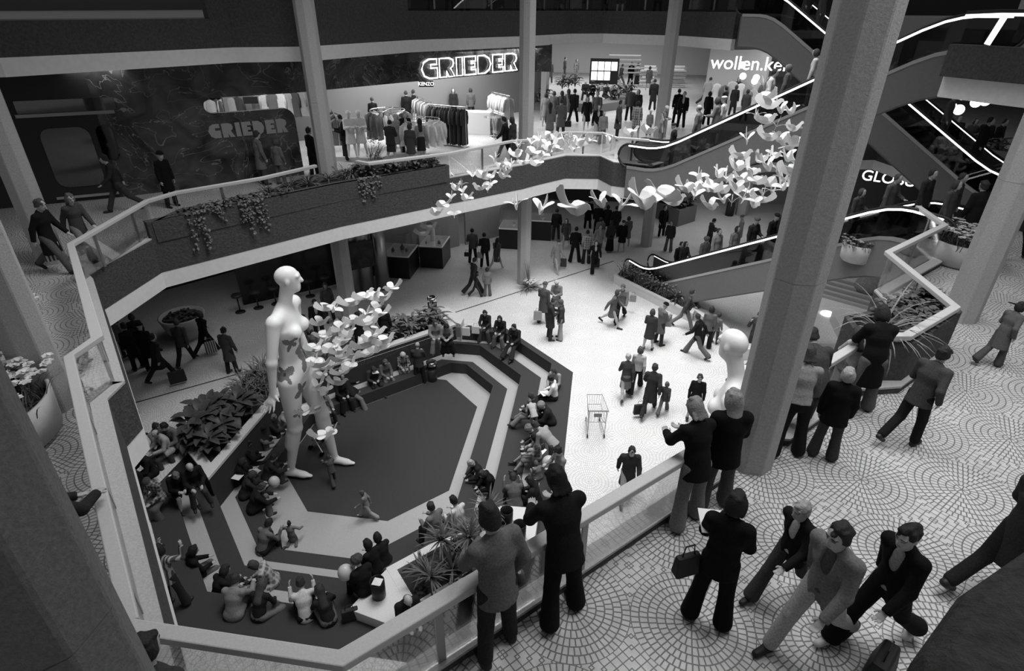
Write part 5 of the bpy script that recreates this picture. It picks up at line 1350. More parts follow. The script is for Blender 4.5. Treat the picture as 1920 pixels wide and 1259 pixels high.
for i, (k, dx, dy, s, lb) in enumerate(((0, -.3, -.2, .14, 'in the first case at the left'), (0, .05, .1, .2, 'in the first case in the middle'), (0, .3, -.1, .12, 'in the first case at the right'), (1, .3, -.3, .14, 'at the right of the tall bottle'), (1, -.3, -.35, .10, 'at the front of the second case'), (3, .1, 0, .16, 'in the case right of the middle column'), (2, .1, .1, .14, 'in the case left of the middle column'))):
    tag(MB().lathe([(s * .5, 0), (s * .55, s * .5), (s * .3, s * .9), (s * .15, s), (s * .18, s * 1.3)], n=10).build('flacon', grey(.08 + .05 * i, .3), smooth=True, loc=(vc[k][0] + dx, vc[k][1] + dy, vc[k][2])), 'small flacon ' + lb, 'flacon')
M_SPECK = rough_mat('speckled_panel', .30, 60, .002, .4)
wallseg('wall_speckled', (-6.9, 27.9), (-10.3, 24.3), 0, 2.6, M_SPECK, .12)
wallseg('wall_speckled_end', (-4.95, 29.9), (-6.6, 28.1), 0, 2.9, M_SPECK, .12)
for i, (px, py, lb) in enumerate(((668, 548, 'left'), (690, 546, 'middle'), (719, 540, 'right'))):
    c = at(px, py, 0); tag(MB().lathe([(.30, 0), (.30, 4.25)], n=28).build('steel_column', grey(.42, .28, .9), smooth=True, loc=c), 'shiny steel cylinder by the ground floor shop, the %s one' % lb, 'column', 'shiny steel cylinders')
c = at(690, 548, 0); pr = empty('painting', (c.x - .1, c.y - .5, 1.4), math.radians(40), 'dark painted panel hanging before the shiny steel cylinders', 'panel'); MB().box((0, 0, .45), (1.45, .06, 1.15)).build('board', rough_mat('dark_painting', .05, 3, .002, .3), pr)
a, b = (-13.9, 19.4), (-8.9, 23.4); mb = MB(); zz_ = []
for k in range(61):
    t = k / 60; p = lerp(a, b, t); o = .10 * math.sin(k * PI / 2 + .8); zz_.append((p[0] - .62 * o, p[1] + .78 * o))
strip(mb, zz_, 0, .02, 2.35, 4.25); struct(mb.build('trim_23', grey(.5, .22, 1.0)))
wallseg('wall_bar', (-9.6, 24.0), (-14.2, 19.9), 0, 4.25, grey(.018, .15))
for i in range(7):
    a_, b_ = lerp((-13.6, 19.2), (-9.9, 22.4), (i + .5) / 7); tag(MB().tube([(0, 0, 0), (0, 0, .68)], .03).lathe([(.2, 0), (.2, .02)], n=14).lathe([(.19, .68), (.21, .72), (.19, .78)], n=18).build('bar_stool', grey(.04, .35), smooth=True, loc=(a_ - .5, b_ - .3, 0)), 'dark round stool in the dim bar under the ivy planter', 'stool', 'bar stools in the dim bar')
pot_ = empty('plant_pot', (-14.6, 16.9, 0), 0, 'big bowl shaped planter under the left gallery', 'pot'); MB().lathe([(.35, 0), (.62, .4), (.78, .95), (.72, .97), (.55, .6)], n=36, cap=False).build('bowl', grey(.35, .5), pot_, smooth=True); MB().lathe([(.66, .85), (.001, .87)], n=24, cap=False).build('soil', M_SOIL, pot_)
plant('bowl', ground_cover(70, 230, .55, .14, 0), (-14.6, 16.9, .86), 1, 'low plants in the big bowl under the left gallery', 'plant', None, 'potted_plant')
FPB = [(3.1, 34.6), (4.6, 32.7), (5.7, 33.9), (4.3, 35.8)]
planter_box('angular planter box with leafy plants far under the gallery', FPB, 0, .95, mat=grey(.16))
fill('fp', [broad(34, .42, .10, 240, .55, 1)], rows(FPB[0], FPB[1], FPB[3], FPB[2], 3, 2, .8), 'leafy plant in the angular planter box under the gallery', 'plant', 'plants in the angular planter box', 'leafy_plant')
tag(MB().lathe([(.24, 0), (.24, .75), (.21, .75), (.21, .2)], n=20).build('litter_bin', grey(.03), smooth=True, loc=at(1367, 404, 0)), 'dark litter bin beside the short pillar far under the gallery', 'bin')
# ------------------------------------------------------------------ bins, balloons, bags, pushchair, trolley
def black_bin(px, py, z, label, paper=False):
    c = at(px, py, z); r = empty('waste_bin', c, 0, label, 'bin', 'open black bins'); MB().lathe([(.13, 0), (.14, .02), (.15, .46), (.14, .46), (.13, .1)], n=28, cap=False).lathe([(.135, .015), (.001, .02)], n=20, cap=False).build('bucket', grey(.012, .35), r, smooth=True)
    if paper: sheet([(-.09, -.08), (.1, -.1), (.11, .08), (-.08, .1)], .004, lambda x, y: .03 * math.sin(x * 30)).build('litter', grey(.7), r).location = (0, 0, .44)
black_bin(711, 1118, .27, 'open black bin full of paper on the stone block at the lower left', True)
black_bin(950, 984, .27, 'open black bin on the right stone block, the farther one')
black_bin(974, 1010, .27, 'open black bin on the right stone block, the nearer one')
def ash_bin(px, py, z, label):
    c = at(px, py, z); r = empty('ashtray_bin', c, 0, label, 'bin', 'ashtray bins'); MB().lathe([(.17, 0), (.18, .03), (.18, .52)], n=28).build('drum', grey(.025, .3), r, smooth=True); MB().lathe([(.18, .52), (.185, .56)], n=28).lathe([(.15, .56), (.15, .66)], n=20).build('opening', grey(.01), r)
    MB().lathe([(.185, .66), (.19, .70), (.19, .80), (.15, .83), (.12, .80)], n=28).build('top', M_CHROME, r, smooth=True)
ash_bin(811, 713, -1.33, 'steel topped ashtray bin standing in the pit beside the dark suit'); ash_bin(812, 592, 0, 'steel topped ashtray bin on the plaza behind the long bed')
def balloon(px, py, z, R, label):
    c = at(px, py, z); r = empty('balloon', c, 0, label, 'balloon', 'pale balloons'); MB().ball((0, 0, 0), (R, R, R * 1.12), 20, 14).build('skin', grey(.5, .3), r, smooth=True); MB().tube([(0, 0, -R * 1.1), (.02, 0, -R * 1.6), (.0, .01, -R * 2.4)], .004, 4).build('string', grey(.5), r)
balloon(648, 1074, .75, .16, 'pale balloon held beside the stone block with the open black bin'); balloon(1029, 868, .85, .17, 'pale balloon held by the standing person at the right pit rim'); balloon(514, 904, -.55, .15, 'pale balloon lying among the people at the giant foot')
def bag(px, py, z, w, h, d, tone, label, name='shopping_bag', ang=0, mat=None, cat='bag'):
    c = at(px, py, z); r = empty(name, c, ang, label, cat); mb = MB(); mb.add([(-w / 2, -d / 2, 0), (w / 2, -d / 2, 0), (w / 2, d / 2, 0), (-w / 2, d / 2, 0), (-w * .48, -d * .3, h), (w * .48, -d * .3, h), (w * .48, d * .3, h), (-w * .48, d * .3, h)], [(3, 2, 1, 0), (4, 5, 6, 7), (0, 1, 5, 4), (1, 2, 6, 5), (2, 3, 7, 6), (3, 0, 4, 7)])
    bevel(mb.build('body', mat or grey(tone, .6), r), .02); MB().tube([(-w * .25, 0, h), (-w * .18, 0, h + .12), (w * .18, 0, h + .12), (w * .25, 0, h)], .008, 6).build('handle', grey(tone * .7, .6), r)
STB = stripe_mat('striped_paper', .06, .55, 0, 14, .5)
bag(1284, 1074, 6.12, .25, .24, .12, .012, 'black leather shoulder bag of the person with the black bob', 'handbag', .45)
tag(sheet([(-.11, -.15), (.11, -.15), (.11, .15), (-.11, .15)], .002).build('leaflet', grey(.7), loc=at(1335, 978, 6.62)), 'pale printed leaflet held by the person with the black bob', 'paper')
bag(104, 488, 5.75, .34, .42, .12, .3, 'striped paper bag carried on the left walkway', ang=.8, mat=STB)
bag(398, 662, .08, .36, .46, .12, .3, 'striped paper bag carried under the left gallery', ang=.8, mat=STB)
bag(335, 716, .10, .50, .40, .2, .02, 'dark carrier bag with pale band carried under the left gallery', ang=.7)
bag(1199, 776, .12, .40, .34, .12, .02, 'black briefcase carried across the plaza', 'briefcase', .3)
bag(1249, 612, .62, .34, .42, .12, .33, 'brown paper bag held by the person in the fur hat')
bag(1008, 600, .2, .32, .38, .14, .35, 'pale shopping bag of the person in grey overcoat and hat')
bag(1056, 500, .15, .3, .4, .14, .05, 'dark and white carrier bag by the pale coat and headscarf')
bag(1116, 500, .1, .4, .4, .2, .03, 'big patterned bag swung by the person leaving the shop')
bag(876, 481, .6, .28, .2, .1, .02, 'small dark bag of the grey suit near the display cases', 'handbag'); bag(900, 484, .5, .26, .3, .1, .35, 'pale carrier bag of the black suit near the display cases')
bag(860, 631, -.02, .2, .42, .14, .15, 'grey bag standing on the back rim next to the stone block'); bag(874, 629, -.02, .3, .34, .14, .65, 'white carrier bag standing on the back rim'); bag(892, 625, -.02, .3, .3, .14, .6, 'white carrier bag between the bag owners on the back rim')
bag(658, 1160, .02, .34, .28, .16, .02, 'black bag at the foot of the stone block', 'handbag', .5); bag(1064, 238, 5.95, .34, .26, .12, .015, 'dark handbag on the far gallery', 'handbag'); bag(1646, 1262, 5.47, .36, .27, .22, .008, 'black bag carried low at the bottom edge of the view', 'holdall', .9)
bag(1000, 925, .0, .3, .34, .16, .5, 'pale bag on the right pit rim beside the stone block'); bag(1186, 566, .5, .26, .3, .1, .25, 'grey carrier bag of the person in black flares on the plaza'); bag(1152, 590, .55, .3, .22, .1, .03, 'dark handbag of the person in the tweed coat', 'handbag')
for px, py, z, lb in ((330, 893, .62, 'open newspaper on the lap of the grey haired person in the black dress'), (703, 698, -.35, 'paper held by the reader on the step below the long bed'), (1022, 738, .25, 'pale sheet on the knees of the person in the white shirt'), (478, 884, -.86, 'pale paper lying by the long bed wall'), (900, 886, -.6, 'crumpled pale paper between the two in black on the right steps'), (446, 894, -.5, 'small pale card held by the group at the long bed wall'), (1014, 846, .03, 'pale picnic paper on the right pit rim')):
    o = tag(sheet([(-.15, -.11), (.15, -.12), (.16, .10), (-.14, .12)], .003, lambda x, y: .05 * abs(x)).build('paper', grey(.75), loc=at(px, py, z)), lb, 'paper'); o.rotation_euler = (.15, .1, rnd.uniform(0, 3))
c = at(606, 842, -1.33); ps = empty('pushchair', c, math.radians(62), 'pushchair with white tubes on the dark pit floor', 'pushchair')
for s in (.2, -.2): MB().tube([(s, -.45, 1.0), (s, -.38, .98), (s, .30, .12)], .02, 6).build('side_tube', grey(.85), ps); MB().tube([(s, -.25, .12), (s, .12, .62)], .018, 6).build('side_tube', grey(.85), ps)
MB().add([(-.19, -.18, .78), (.19, -.18, .78), (.19, .0, .42), (-.19, .0, .42), (.19, .24, .38), (-.19, .24, .38), (-.19, -.19, .74), (.19, -.19, .74), (.19, -.01, .38), (-.19, -.01, .38), (.19, .24, .34), (-.19, .24, .34)], [(0, 1, 2, 3), (3, 2, 4, 5), (9, 8, 7, 6), (11, 10, 8, 9), (0, 6, 7, 1), (5, 4, 10, 11), (1, 7, 8, 2), (2, 8, 10, 4), (0, 3, 9, 6), (3, 5, 11, 9)]).build('seat', grey(.05), ps)
for x, y in ((.22, .3), (-.22, .3), (.22, -.25), (-.22, -.25)): MB().tube([(x + .012 * (1 if x > 0 else -1), y, .08), (x - .012, y, .08)], .08, 14).build('wheel', M_RUBBER, ps)
c = at(1114, 806, 0); tr = empty('shopping_trolley', c, math.radians(8), 'empty wire shopping trolley standing on the bright plaza', 'trolley'); W_ = grey(.45, .3, .6)
mb = MB(); lo = [(-.24, -.36, .55), (.24, -.36, .55), (.19, .40, .62), (-.19, .40, .62)]; hi = [(-.28, -.42, 1.0), (.28, -.42, 1.0), (.22, .46, .92), (-.22, .46, .92)]
for q in (lo, hi): mb.tube(q, .010, 6, closed=True)
for i in range(4):
    for t in [k / 6 for k in range(7)]: mb.tube([Vector(lo[i]).lerp(Vector(lo[(i + 1) % 4]), t), Vector(hi[i]).lerp(Vector(hi[(i + 1) % 4]), t)], .004, 4)
for t in [k / 7 for k in range(1, 7)]: mb.tube([Vector(lo[0]).lerp(Vector(lo[1]), t), Vector(lo[3]).lerp(Vector(lo[2]), t)], .004, 4)
mb.build('basket', W_, tr)
SF = {}
for s in (.24, -.24): SF[s > 0] = MB().tube([(s, -.42, 1.0), (s, -.36, .12), (s * .85, .42, .12), (s * .85, .36, .2), (s, -.36, .5)], .013, 6).build('side_frame', W_, tr)
MB().tube([(-.28, -.48, 1.02), (.28, -.48, 1.02)], .018, 8).build('handle', grey(.3), tr); MB().box((0, -.40, .82), (.22, .01, .12)).build('plate', grey(.3), tr)
for x, y in ((.24, -.36), (-.24, -.36), (.2, .42), (-.2, .42)): MB().tube([(x - .014, y, .06), (x + .014, y, .06)], .06, 12).build('wheel', M_RUBBER, SF[x > 0])
# ------------------------------------------------------------------ people
Z = {'P': 0.0, 'T': L1, 'F': -1.33, 'A': -.89, 'B': -.44, 'R': .27, 'S': L1 + .45, 'U': L2}
PL = stripe_mat('plaid_dark', .03, .30, 0, 11, .35, True)
PM = stripe_mat('plaid_light', .10, .42, 0, 9, .4, True)
ST = stripe_mat('striped_cloth', .06, .34, 0, 16, .45)
FURS = stripe_mat('striped_fur', .12, .5, 0, 9, .5)
PAT = {'plaid': PL, 'plaid2': PM, 'stripe': ST, 'fur2': FURS}
def crowd(lod, text, group):
    for i, ln in enumerate(text.strip().split('\n')):
        f = [x.strip() for x in ln.split('|')]
        px, py = map(float, f[1].split(','))
        if f[0] == 'U': c_ = pick(px); d_ = Vector((c_[0], c_[1], 0)); d_ *= 1 + .9 / d_.length; p = Vector((d_.x, d_.y, L2))
        else: p = at(px, py, Z[f[0]])
        sp = [None if x == '-' else x for x in f[3].split()]; extra = set()
        if len(sp) > 5: extra = set(sp[5:]); sp = sp[:5]
        t = [float(x) for x in f[4].split(',')]
        mats = None
        for e in extra & set(PAT): mats = {'jacket': PAT[e], 'coat': PAT[e], 'shirt': PAT[e]}
        person(f[6], p, turn(p, float(f[2])), tuple(sp), t, float(f[5]), lod, i * 3 + lod, group, None, 'open' in extra, mats)
# on the right terrace, nearest first
crowd(0, '''
T|934,1222|-30|pocket jacket trouser short m|.13,.03,.02,.02|1.82|man in a grey tweed blazer with one hand on the nearest railing
T|1050,1150|-30|rail jacket flare shag m|.012,.01,.008,.01|1.78|person with shaggy black hair in a short black jacket at the railing
T|1284,980|-42|rail jacket flare shag f|.010,.17,.22,.05|1.71|fair short haired person in a black jacket and pale flares leaning on the railing
T|1334,950|-25|hold fur flare long f|.008,.07,.26,.02|1.70|person with long fair hair and black fur jacket beside the big front column
T|1322,1164|4|hold jacket flare bob f|.008,.006,.012,.03|1.68|person with a black bob in a dark suit reading a leaflet on the terrace
T|1458,1116|206|stride jacket flare short m open|.012,.05,.30,.02|1.42|fair haired child in a dark jacket walking beside the adult in pale trousers
T|1504,1212|205|walk jacket trouser short m open|.16,.36,.02,.015,.07|1.76|person in a grey jacket, dark shirt and pale trousers walking towards us
T|1622,1203|206|walk jacket flare bun f open|.008,.008,.012,.55,.25|1.68|person in a black trouser suit with white shoes walking towards us
T|1852,1112|24|walk coat trouser short m|.035,.02,.02,.02|1.80|person in a dark coat walking away at the lower right edge
T|1690,830|24|trot jacket trouser short m|.06,.015,.02,.02|1.56|person in a hooded grey jacket running away across the right terrace
T|1855,684|28|trot coat flare tails f|.11,.08,.02,.03|1.2|child with flying pigtails in a belted coat at the right edge
T|1604,772|-26|rail coat flare bob f|.010,.12,.02,.02|1.74|person in a long black coat and grey flares bending over the railing
T|1578,752|-26|rail jacket flare long f|.42,.2,.05,.02|1.26|child in a pale jacket hanging over the railing beside the long black coat
T|1539,858|-8|stand fur flare bob f|.008,.05,.30,.02|1.42|fair haired child in a black fur jacket standing behind the leaning adults
T|1500,822|-30|railbend jacket trouser short m|.05,.06,.02,.02|1.76|person in a dark grey coat bent low over the railing behind the column
T|1470,852|-18|rail shirt flare shag f|.26,.015,.04,.02|1.66|person in a light blouse and very wide black flares half hidden by the column
T|1890,486|30|walk jacket trouser short m|.02,.012,.02,.02|1.76|dark figure at the right edge beyond the pot of flowers
T|1800,470|-40|stand coat trouser short m|.015,.015,.03,.02|1.76|stout person in a dark overcoat at the escalator landing near the flower pot
T|150,1140|62|rail jacket trouser short m|.025,.03,.02,.02|1.76|person of whom only a dark leather sleeve shows beside the nearest column
''', 'people on the right terrace')
hp_ = at(262, 1240, 7.0)
person('person whose dark haired head shows below the corner of the nearest railing', (hp_.x, hp_.y, L1), turn(hp_, 55), ('stand', 'jacket', 'trouser', 'short', 'm'), (.05, .03, .02, .02), 1.72, 0, 1, 'people on the right terrace')
crowd(1, '''
T|114,510|128|walk coat trouser short m|.012,.10,.06,.02|1.78|person in a dark coat and scarf carrying a striped bag on the left walkway
T|168,486|150|walk jacket flare long f|.06,.20,.10,.03|1.68|person in pale trousers behind the railing of the left walkway
T|98,478|140|stand coat trouser short m|.012,.02,.02,.02|1.78|tall dark haired person behind the one with the striped bag
T|236,396|-95|stride jacket trouser short m|.03,.05,.02,.02|1.76|person in dark clothes striding past the black shop window
T|325,388|150|stand coat trouser hat f|.008,.008,.008,.01|1.66|black clad silhouette before the marble wall
T|497,346|70|stand coat trouser short m|.14,.06,.03,.02|1.76|person in a grey coat standing before the marble wall
T|530,346|40|stand jacket trouser bob f|.13,.1,.06,.02|1.50|short person in grey beside the one in the grey coat at the marble wall
T|592,334|60|stand jacket trouser short m|.012,.012,.02,.02|1.74|dark clad person at the shop corner left of the ivy planter column
''', 'people on the left walkway')
crowd(2, '''
T|634,240|0|stand jacket trouser short f|.68,.05,.04,.02|1.70|shopper in a white jacket with back to us among the clothes racks
T|660,243|10|stand jacket skirt bob f|.28,.1,.04,.02|1.66|shopper in a grey jacket beside the one in white among the racks
T|650,302|-90|hold jacket trouser short m open|.012,.02,.015,.02|1.76|dark suited shopper facing left beside the white shop mannequins
T|704,252|10|stand sweater trouser short f|.012,.02,.05,.02|1.68|shopper in a black pullover at the rack behind the mannequins
T|766,240|0|stand jacket trouser short m|.012,.012,.03,.02|1.76|dark suited shopper with back to us in the middle of the shop
T|752,238|-20|stand jacket skirt curly f|.015,.015,.16,.02|1.66|curly haired shopper in black next to the dark suited one
T|779,236|30|stand jacket trouser short m|.014,.014,.02,.02|1.74|second dark suited shopper by the centre racks
T|736,306|25|hold fur skirt short f|.03,.03,.012,.02|1.62|shopper in a dark fur coat by the potted flowers before the shop
T|748,294|172|stand coat - short f|.26,.2,.2,.02|1.66|grey haired shopper in a light coat facing us between round racks
T|764,292|160|hold jacket trouser short m open|.016,.02,.2,.02|1.76|shopper in a dark jacket beside the light coat between round racks
T|773,312|20|stand coat - bob f|.05,.03,.03,.02|1.58|short shopper in a dark coat at the railing before the round racks
T|792,304|-5|stand shirt skirt long f|.22,.02,.012,.02|1.64|shopper with black ponytail and grey blouse before the round white rack
T|893,192|0|stand shirt trouser short m|.5,.02,.02,.02|1.76|shopper in a pale shirt deep inside the shop near the counter
T|879,198|10|stand jacket skirt bob f|.10,.08,.03,.02|1.66|shopper in grey left of the pale shirt deep inside the shop
T|884,228|-10|stand jacket trouser bob f|.09,.02,.03,.02|1.68|shopper in a grey suit at the glass table in the shop
T|852,228|178|stand jacket trouser bob f|.02,.02,.05,.02|1.66|shop attendant in black behind the rack of dark dresses
T|948,301|-75|walk jacket trouser short m|.012,.012,.012,.02|1.72|person in black walking past the shop next to the middle column
T|962,304|-60|stand coat flare long f|.03,.10,.02,.02|1.70|person in grey flares beside the middle column behind the railing
T|1030,264|5|stand coat skirt long f|.14,.12,.015,.02|1.66|long haired person in a grey coat at the gallery railing
T|1050,260|0|bag coat trouser short m|.10,.05,.03,.02|1.74|person in a grey overcoat at the gallery railing beside the long haired one
T|1037,234|10|stand coat - bob f|.12,.1,.05,.02|1.64|person in a grey coat in the second row behind the railing
T|1052,234|-10|stand coat - long f|.11,.1,.02,.02|1.66|long haired person in the second row behind the railing
T|1022,238|15|stand coat - bob f|.20,.1,.03,.02|1.62|person in a pale coat next to the middle column on the gallery
T|1064,229|-5|bag coat - long f|.16,.1,.03,.02|1.66|person in a light coat with a dark bag facing the gallery planter
T|1074,233|20|walk jacket trouser short m|.010,.010,.012,.02|1.78|tall person in black walking away on the gallery
T|1098,245|178|walk coat - bob f|.012,.012,.05,.02|1.68|person in a black coat and bare legs walking towards us on the gallery
T|1117,237|190|walk jacket trouser short m|.09,.05,.05,.02|1.74|person in grey just behind the black coat on the gallery
T|1118,264|172|walk jacket flare bob f open|.012,.36,.05,.02|1.66|person in pale trousers and open black jacket facing us at the gallery railing
T|1128,271|158|stand jacket flare short m|.2,.16,.12,.02|1.42|child pointing left at the gallery railing
T|1156,264|105|stand coat trouser short m|.08,.03,.03,.02|1.76|person in a long coat with hand on hip on the gallery
T|1178,228|0|stand jacket trouser short m|.09,.02,.02,.02|1.74|person in a grey suit seen from behind on the gallery
T|1192,230|195|stand coat - bob f|.03,.03,.03,.02|1.66|dark haired person in a dark coat facing the grey suit
T|1190,260|15|stand coat skirt bob f plaid2|.15,.12,.03,.02|1.66|person in a checked coat reaching out near the escalator foot
T|1031,157|180|stand coat trouser bob f|.07,.05,.03,.02|1.70|person in a dark coat far back near the wooden shop corner
T|1058,148|90|stand jacket flare short m|.06,.05,.03,.02|1.70|person in profile far back beside the slide shaped sculpture
T|1079,152|150|stand coat trouser bob f plaid|.1,.1,.03,.02|1.68|person in a checked coat far back before the bright shop
T|1162,164|60|stride jacket trouser short m|.04,.09,.03,.02|1.74|person striding right of the lit photo panel
T|1181,160|0|stand coat flare long f|.012,.02,.2,.02|1.68|fair haired person in black right of the lit photo panel
T|1193,161|10|stand jacket long bob f plaid2|.2,.03,.03,.02|1.66|person in a checked jacket and long dark skirt beside the far gallery column
S|1097,176|180|sit jacket trouser bald m|.03,.03,.2,.02|1.70|bald person in black sitting on the gallery planter rim
S|1110,178|190|sit jacket trouser curly f|.02,.02,.02,.02|1.66|curly haired person sitting beside the bald one on the planter rim
S|1134,182|150|sit jacket trouser short m|.03,.05,.02,.02|1.70|dark figure sitting at the planter before the lit panel
S|1149,186|170|sit jacket trouser bob f|.05,.05,.12,.02|1.64|person sitting with plants near the right end of the planter rim
T|1214,170|20|stand coat - bob f|.10,.1,.03,.02|1.66|broad person in a grey cape left of the far gallery column
T|1222,208|10|stand coat trouser short m|.02,.02,.02,.02|1.76|dark coated person left of the far gallery column
T|1266,234|-10|stand coat trouser short m|.008,.008,.01,.02|1.76|person in a black coat and hood right of the far gallery column
T|1275,241|190|stand jacket trouser short m open|.012,.012,.02,.02|1.76|person in spectacles and a black suit right of the far gallery column
T|1238,270|120|hold coat trouser hat f fur2|.4,.2,.7,.02|1.64|person in a white hat and striped fur coat before the far gallery column
T|1215,255|160|stand jacket trouser hat m|.3,.2,.7,.02|1.15|small child in a white cap near the far gallery column
T|1321,200|62|stride jacket trouser short m|.014,.03,.02,.02|1.78|person in a dark jacket striding past the knitwear window
T|1322,236|30|stand coat trouser bob f|.012,.012,.012,.02|1.68|person in black behind the escalator below the knitwear sign
T|1371,218|20|stand coat trouser bob f|.02,.02,.04,.02|1.66|dark figure behind the escalator facing the knitwear window
T|1392,228|10|stand coat trouser bob f|.10,.05,.06,.02|1.64|grey figure waiting behind the escalator
T|1377,198|180|stand coat trouser long f|.03,.03,.06,.02|1.66|person facing us before the knitwear window
T|1352,226|-60|stand coat trouser short m|.02,.02,.03,.02|1.72|dark figure between the others behind the escalator
T|1412,200|30|stand jacket trouser bob f|.05,.05,.05,.02|1.64|person by the globe lamps behind the escalator
T|1772,300|170|stand coat trouser short m|.03,.03,.03,.02|1.74|cafe guest in dark clothes behind the long planter, the leftmost
T|1800,303|150|stand coat trouser bob f|.10,.05,.05,.02|1.66|cafe guest in a pale coat behind the long planter
T|1826,306|190|stand jacket trouser short m|.03,.03,.04,.02|1.74|cafe guest in a dark jacket behind the middle of the long planter
T|1850,309|120|stand jacket trouser short m|.02,.02,.02,.02|1.74|dark cafe guest behind the right part of the long planter
T|1748,290|60|stand coat trouser short m|.05,.04,.03,.02|1.72|grey cafe guest under the globe lamps
T|1722,282|20|stand coat trouser bob f|.04,.04,.06,.02|1.66|cafe guest left of the globe lamps
T|1500,182|60|stand jacket trouser bob f|.04,.03,.04,.02|1.66|person at the far end below the knitwear sign
''', 'people on the middle gallery')
crowd(2, '''
U|1012,9|10|stand coat trouser short m|.02,.02,.02,.02|1.75|legs of a person in dark trousers beside the middle column on the top gallery
U|1045,9|-20|stand coat flare short m|.02,.03,.02,.02|1.75|legs of a person in flares on the top gallery
U|1090,9|90|walk coat trouser short m|.03,.05,.02,.02|1.75|legs of a person walking on the top gallery
U|1132,10|180|walk coat trouser short m|.02,.02,.02,.02|1.75|legs of a person facing us on the top gallery
U|1160,10|170|stand coat skirt bob f|.03,.03,.02,.02|1.68|legs of a person in a skirt on the top gallery
U|1230,12|20|stand coat trouser short m|.02,.02,.02,.02|1.75|legs of a person left of the far column on the top gallery
U|810,9|20|stand coat trouser short m|.05,.04,.02,.02|1.75|legs of a person by the small stair on the top gallery
U|845,9|10|stand coat trouser short m|.03,.03,.02,.02|1.75|legs of a person holding a pale bag on the top gallery
U|872,9|-10|stand coat flare short m|.02,.02,.02,.02|1.75|legs of a dark pair on the top gallery
U|915,9|0|stand coat trouser short m|.05,.07,.02,.02|1.75|legs of a person in grey left of the middle column on the top gallery
''', 'people on the top gallery')
crowd(2, '''
P|1043,510|150|walk coat - beret f|.27,.2,.05,.02|1.66|person in a pale coat and headscarf carrying bags toward the middle column
P|1060,465|185|walk coat - bob f|.07,.06,.03,.02|1.68|person in a dark coat walking towards us beside the white topped display
P|1042,452|10|stand jacket trouser short m|.016,.03,.02,.02|1.76|person in black at the white topped display case
P|1077,492|8|wide jacket flare short m|.012,.012,.012,.02|1.80|broad person in black seen from behind entering the shop
P|1098,495|4|stand jacket flare short m plaid2|.12,.03,.02,.02|1.72|person in a checked jacket seen from behind beside the broad one in black
P|1113,510|172|stride jacket flare bob f open|.012,.012,.06,.02|1.70|person in an open black jacket striding out of the shop with a bag
P|1121,482|168|walk jacket trouser short m open|.30,.1,.05,.02|1.76|person in a pale open jacket coming out of the shop
P|1123,466|0|stand coat - bob f|.17,.1,.03,.02|1.66|person in a light coat seen from behind going into the shop
P|1142,474|-15|stand jacket long bob f|.04,.012,.03,.02|1.68|person in a long black skirt at the shop entrance
P|1164,472|185|stand coat - beret f|.014,.02,.06,.02|1.66|person in a black coat and dark cap right of the long skirt
P|1101,430|10|stand coat trouser short m|.008,.008,.01,.02|1.76|black figure deep in the shop entrance
P|1119,440|0|stand coat trouser short m|.012,.012,.02,.02|1.74|dark figure on the left of the crowd in the shop entrance
P|1136,440|10|stand coat trouser bob f|.015,.015,.02,.02|1.66|dark figure in the middle of the crowd in the shop entrance
P|1152,446|-10|stand coat trouser short m|.02,.02,.02,.02|1.74|dark figure on the right of the crowd in the shop entrance
P|1174,464|-30|stand coat - bob f|.13,.1,.04,.02|1.66|person in a light coat beside the column at the shop entrance
P|1239,445|150|stand coat trouser short m|.010,.012,.02,.02|1.78|tall person in a long black coat before the planter under the gallery
P|1252,472|-165|stand jacket flare short m|.04,.12,.03,.02|1.64|youth in a leather jacket beside the escalator newel
P|1326,470|70|hold jacket trouser short m|.05,.03,.02,.02|1.72|person in a dark jacket stooping behind the escalator
P|1382,462|-100|stand coat trouser hat f|.22,.15,.08,.02|1.68|person in a pale coat and cap behind the escalator
P|887,494|2|bag jacket trouser short m|.09,.02,.012,.02|1.76|person in a grey suit seen from behind with a small bag
P|909,502|0|bag jacket trouser short m|.022,.02,.012,.02|1.74|person in a black suit beside the grey one carrying a pale bag
P|931,506|35|walk coat - long f|.08,.06,.02,.02|1.64|long haired person in a short coat walking beside the two in suits
P|889,553|65|walk jacket flare short m|.03,.03,.02,.02|1.76|person in a dark jacket with a child held close
P|893,557|75|walk jacket flare short m|.03,.04,.02,.02|1.12|small child walking against the legs of the adult in dark
P|914,556|2|stand jacket flare bob f|.22,.14,.03,.02|1.34|child in a pale anorak seen from behind
''', 'people on the ground floor under the gallery')
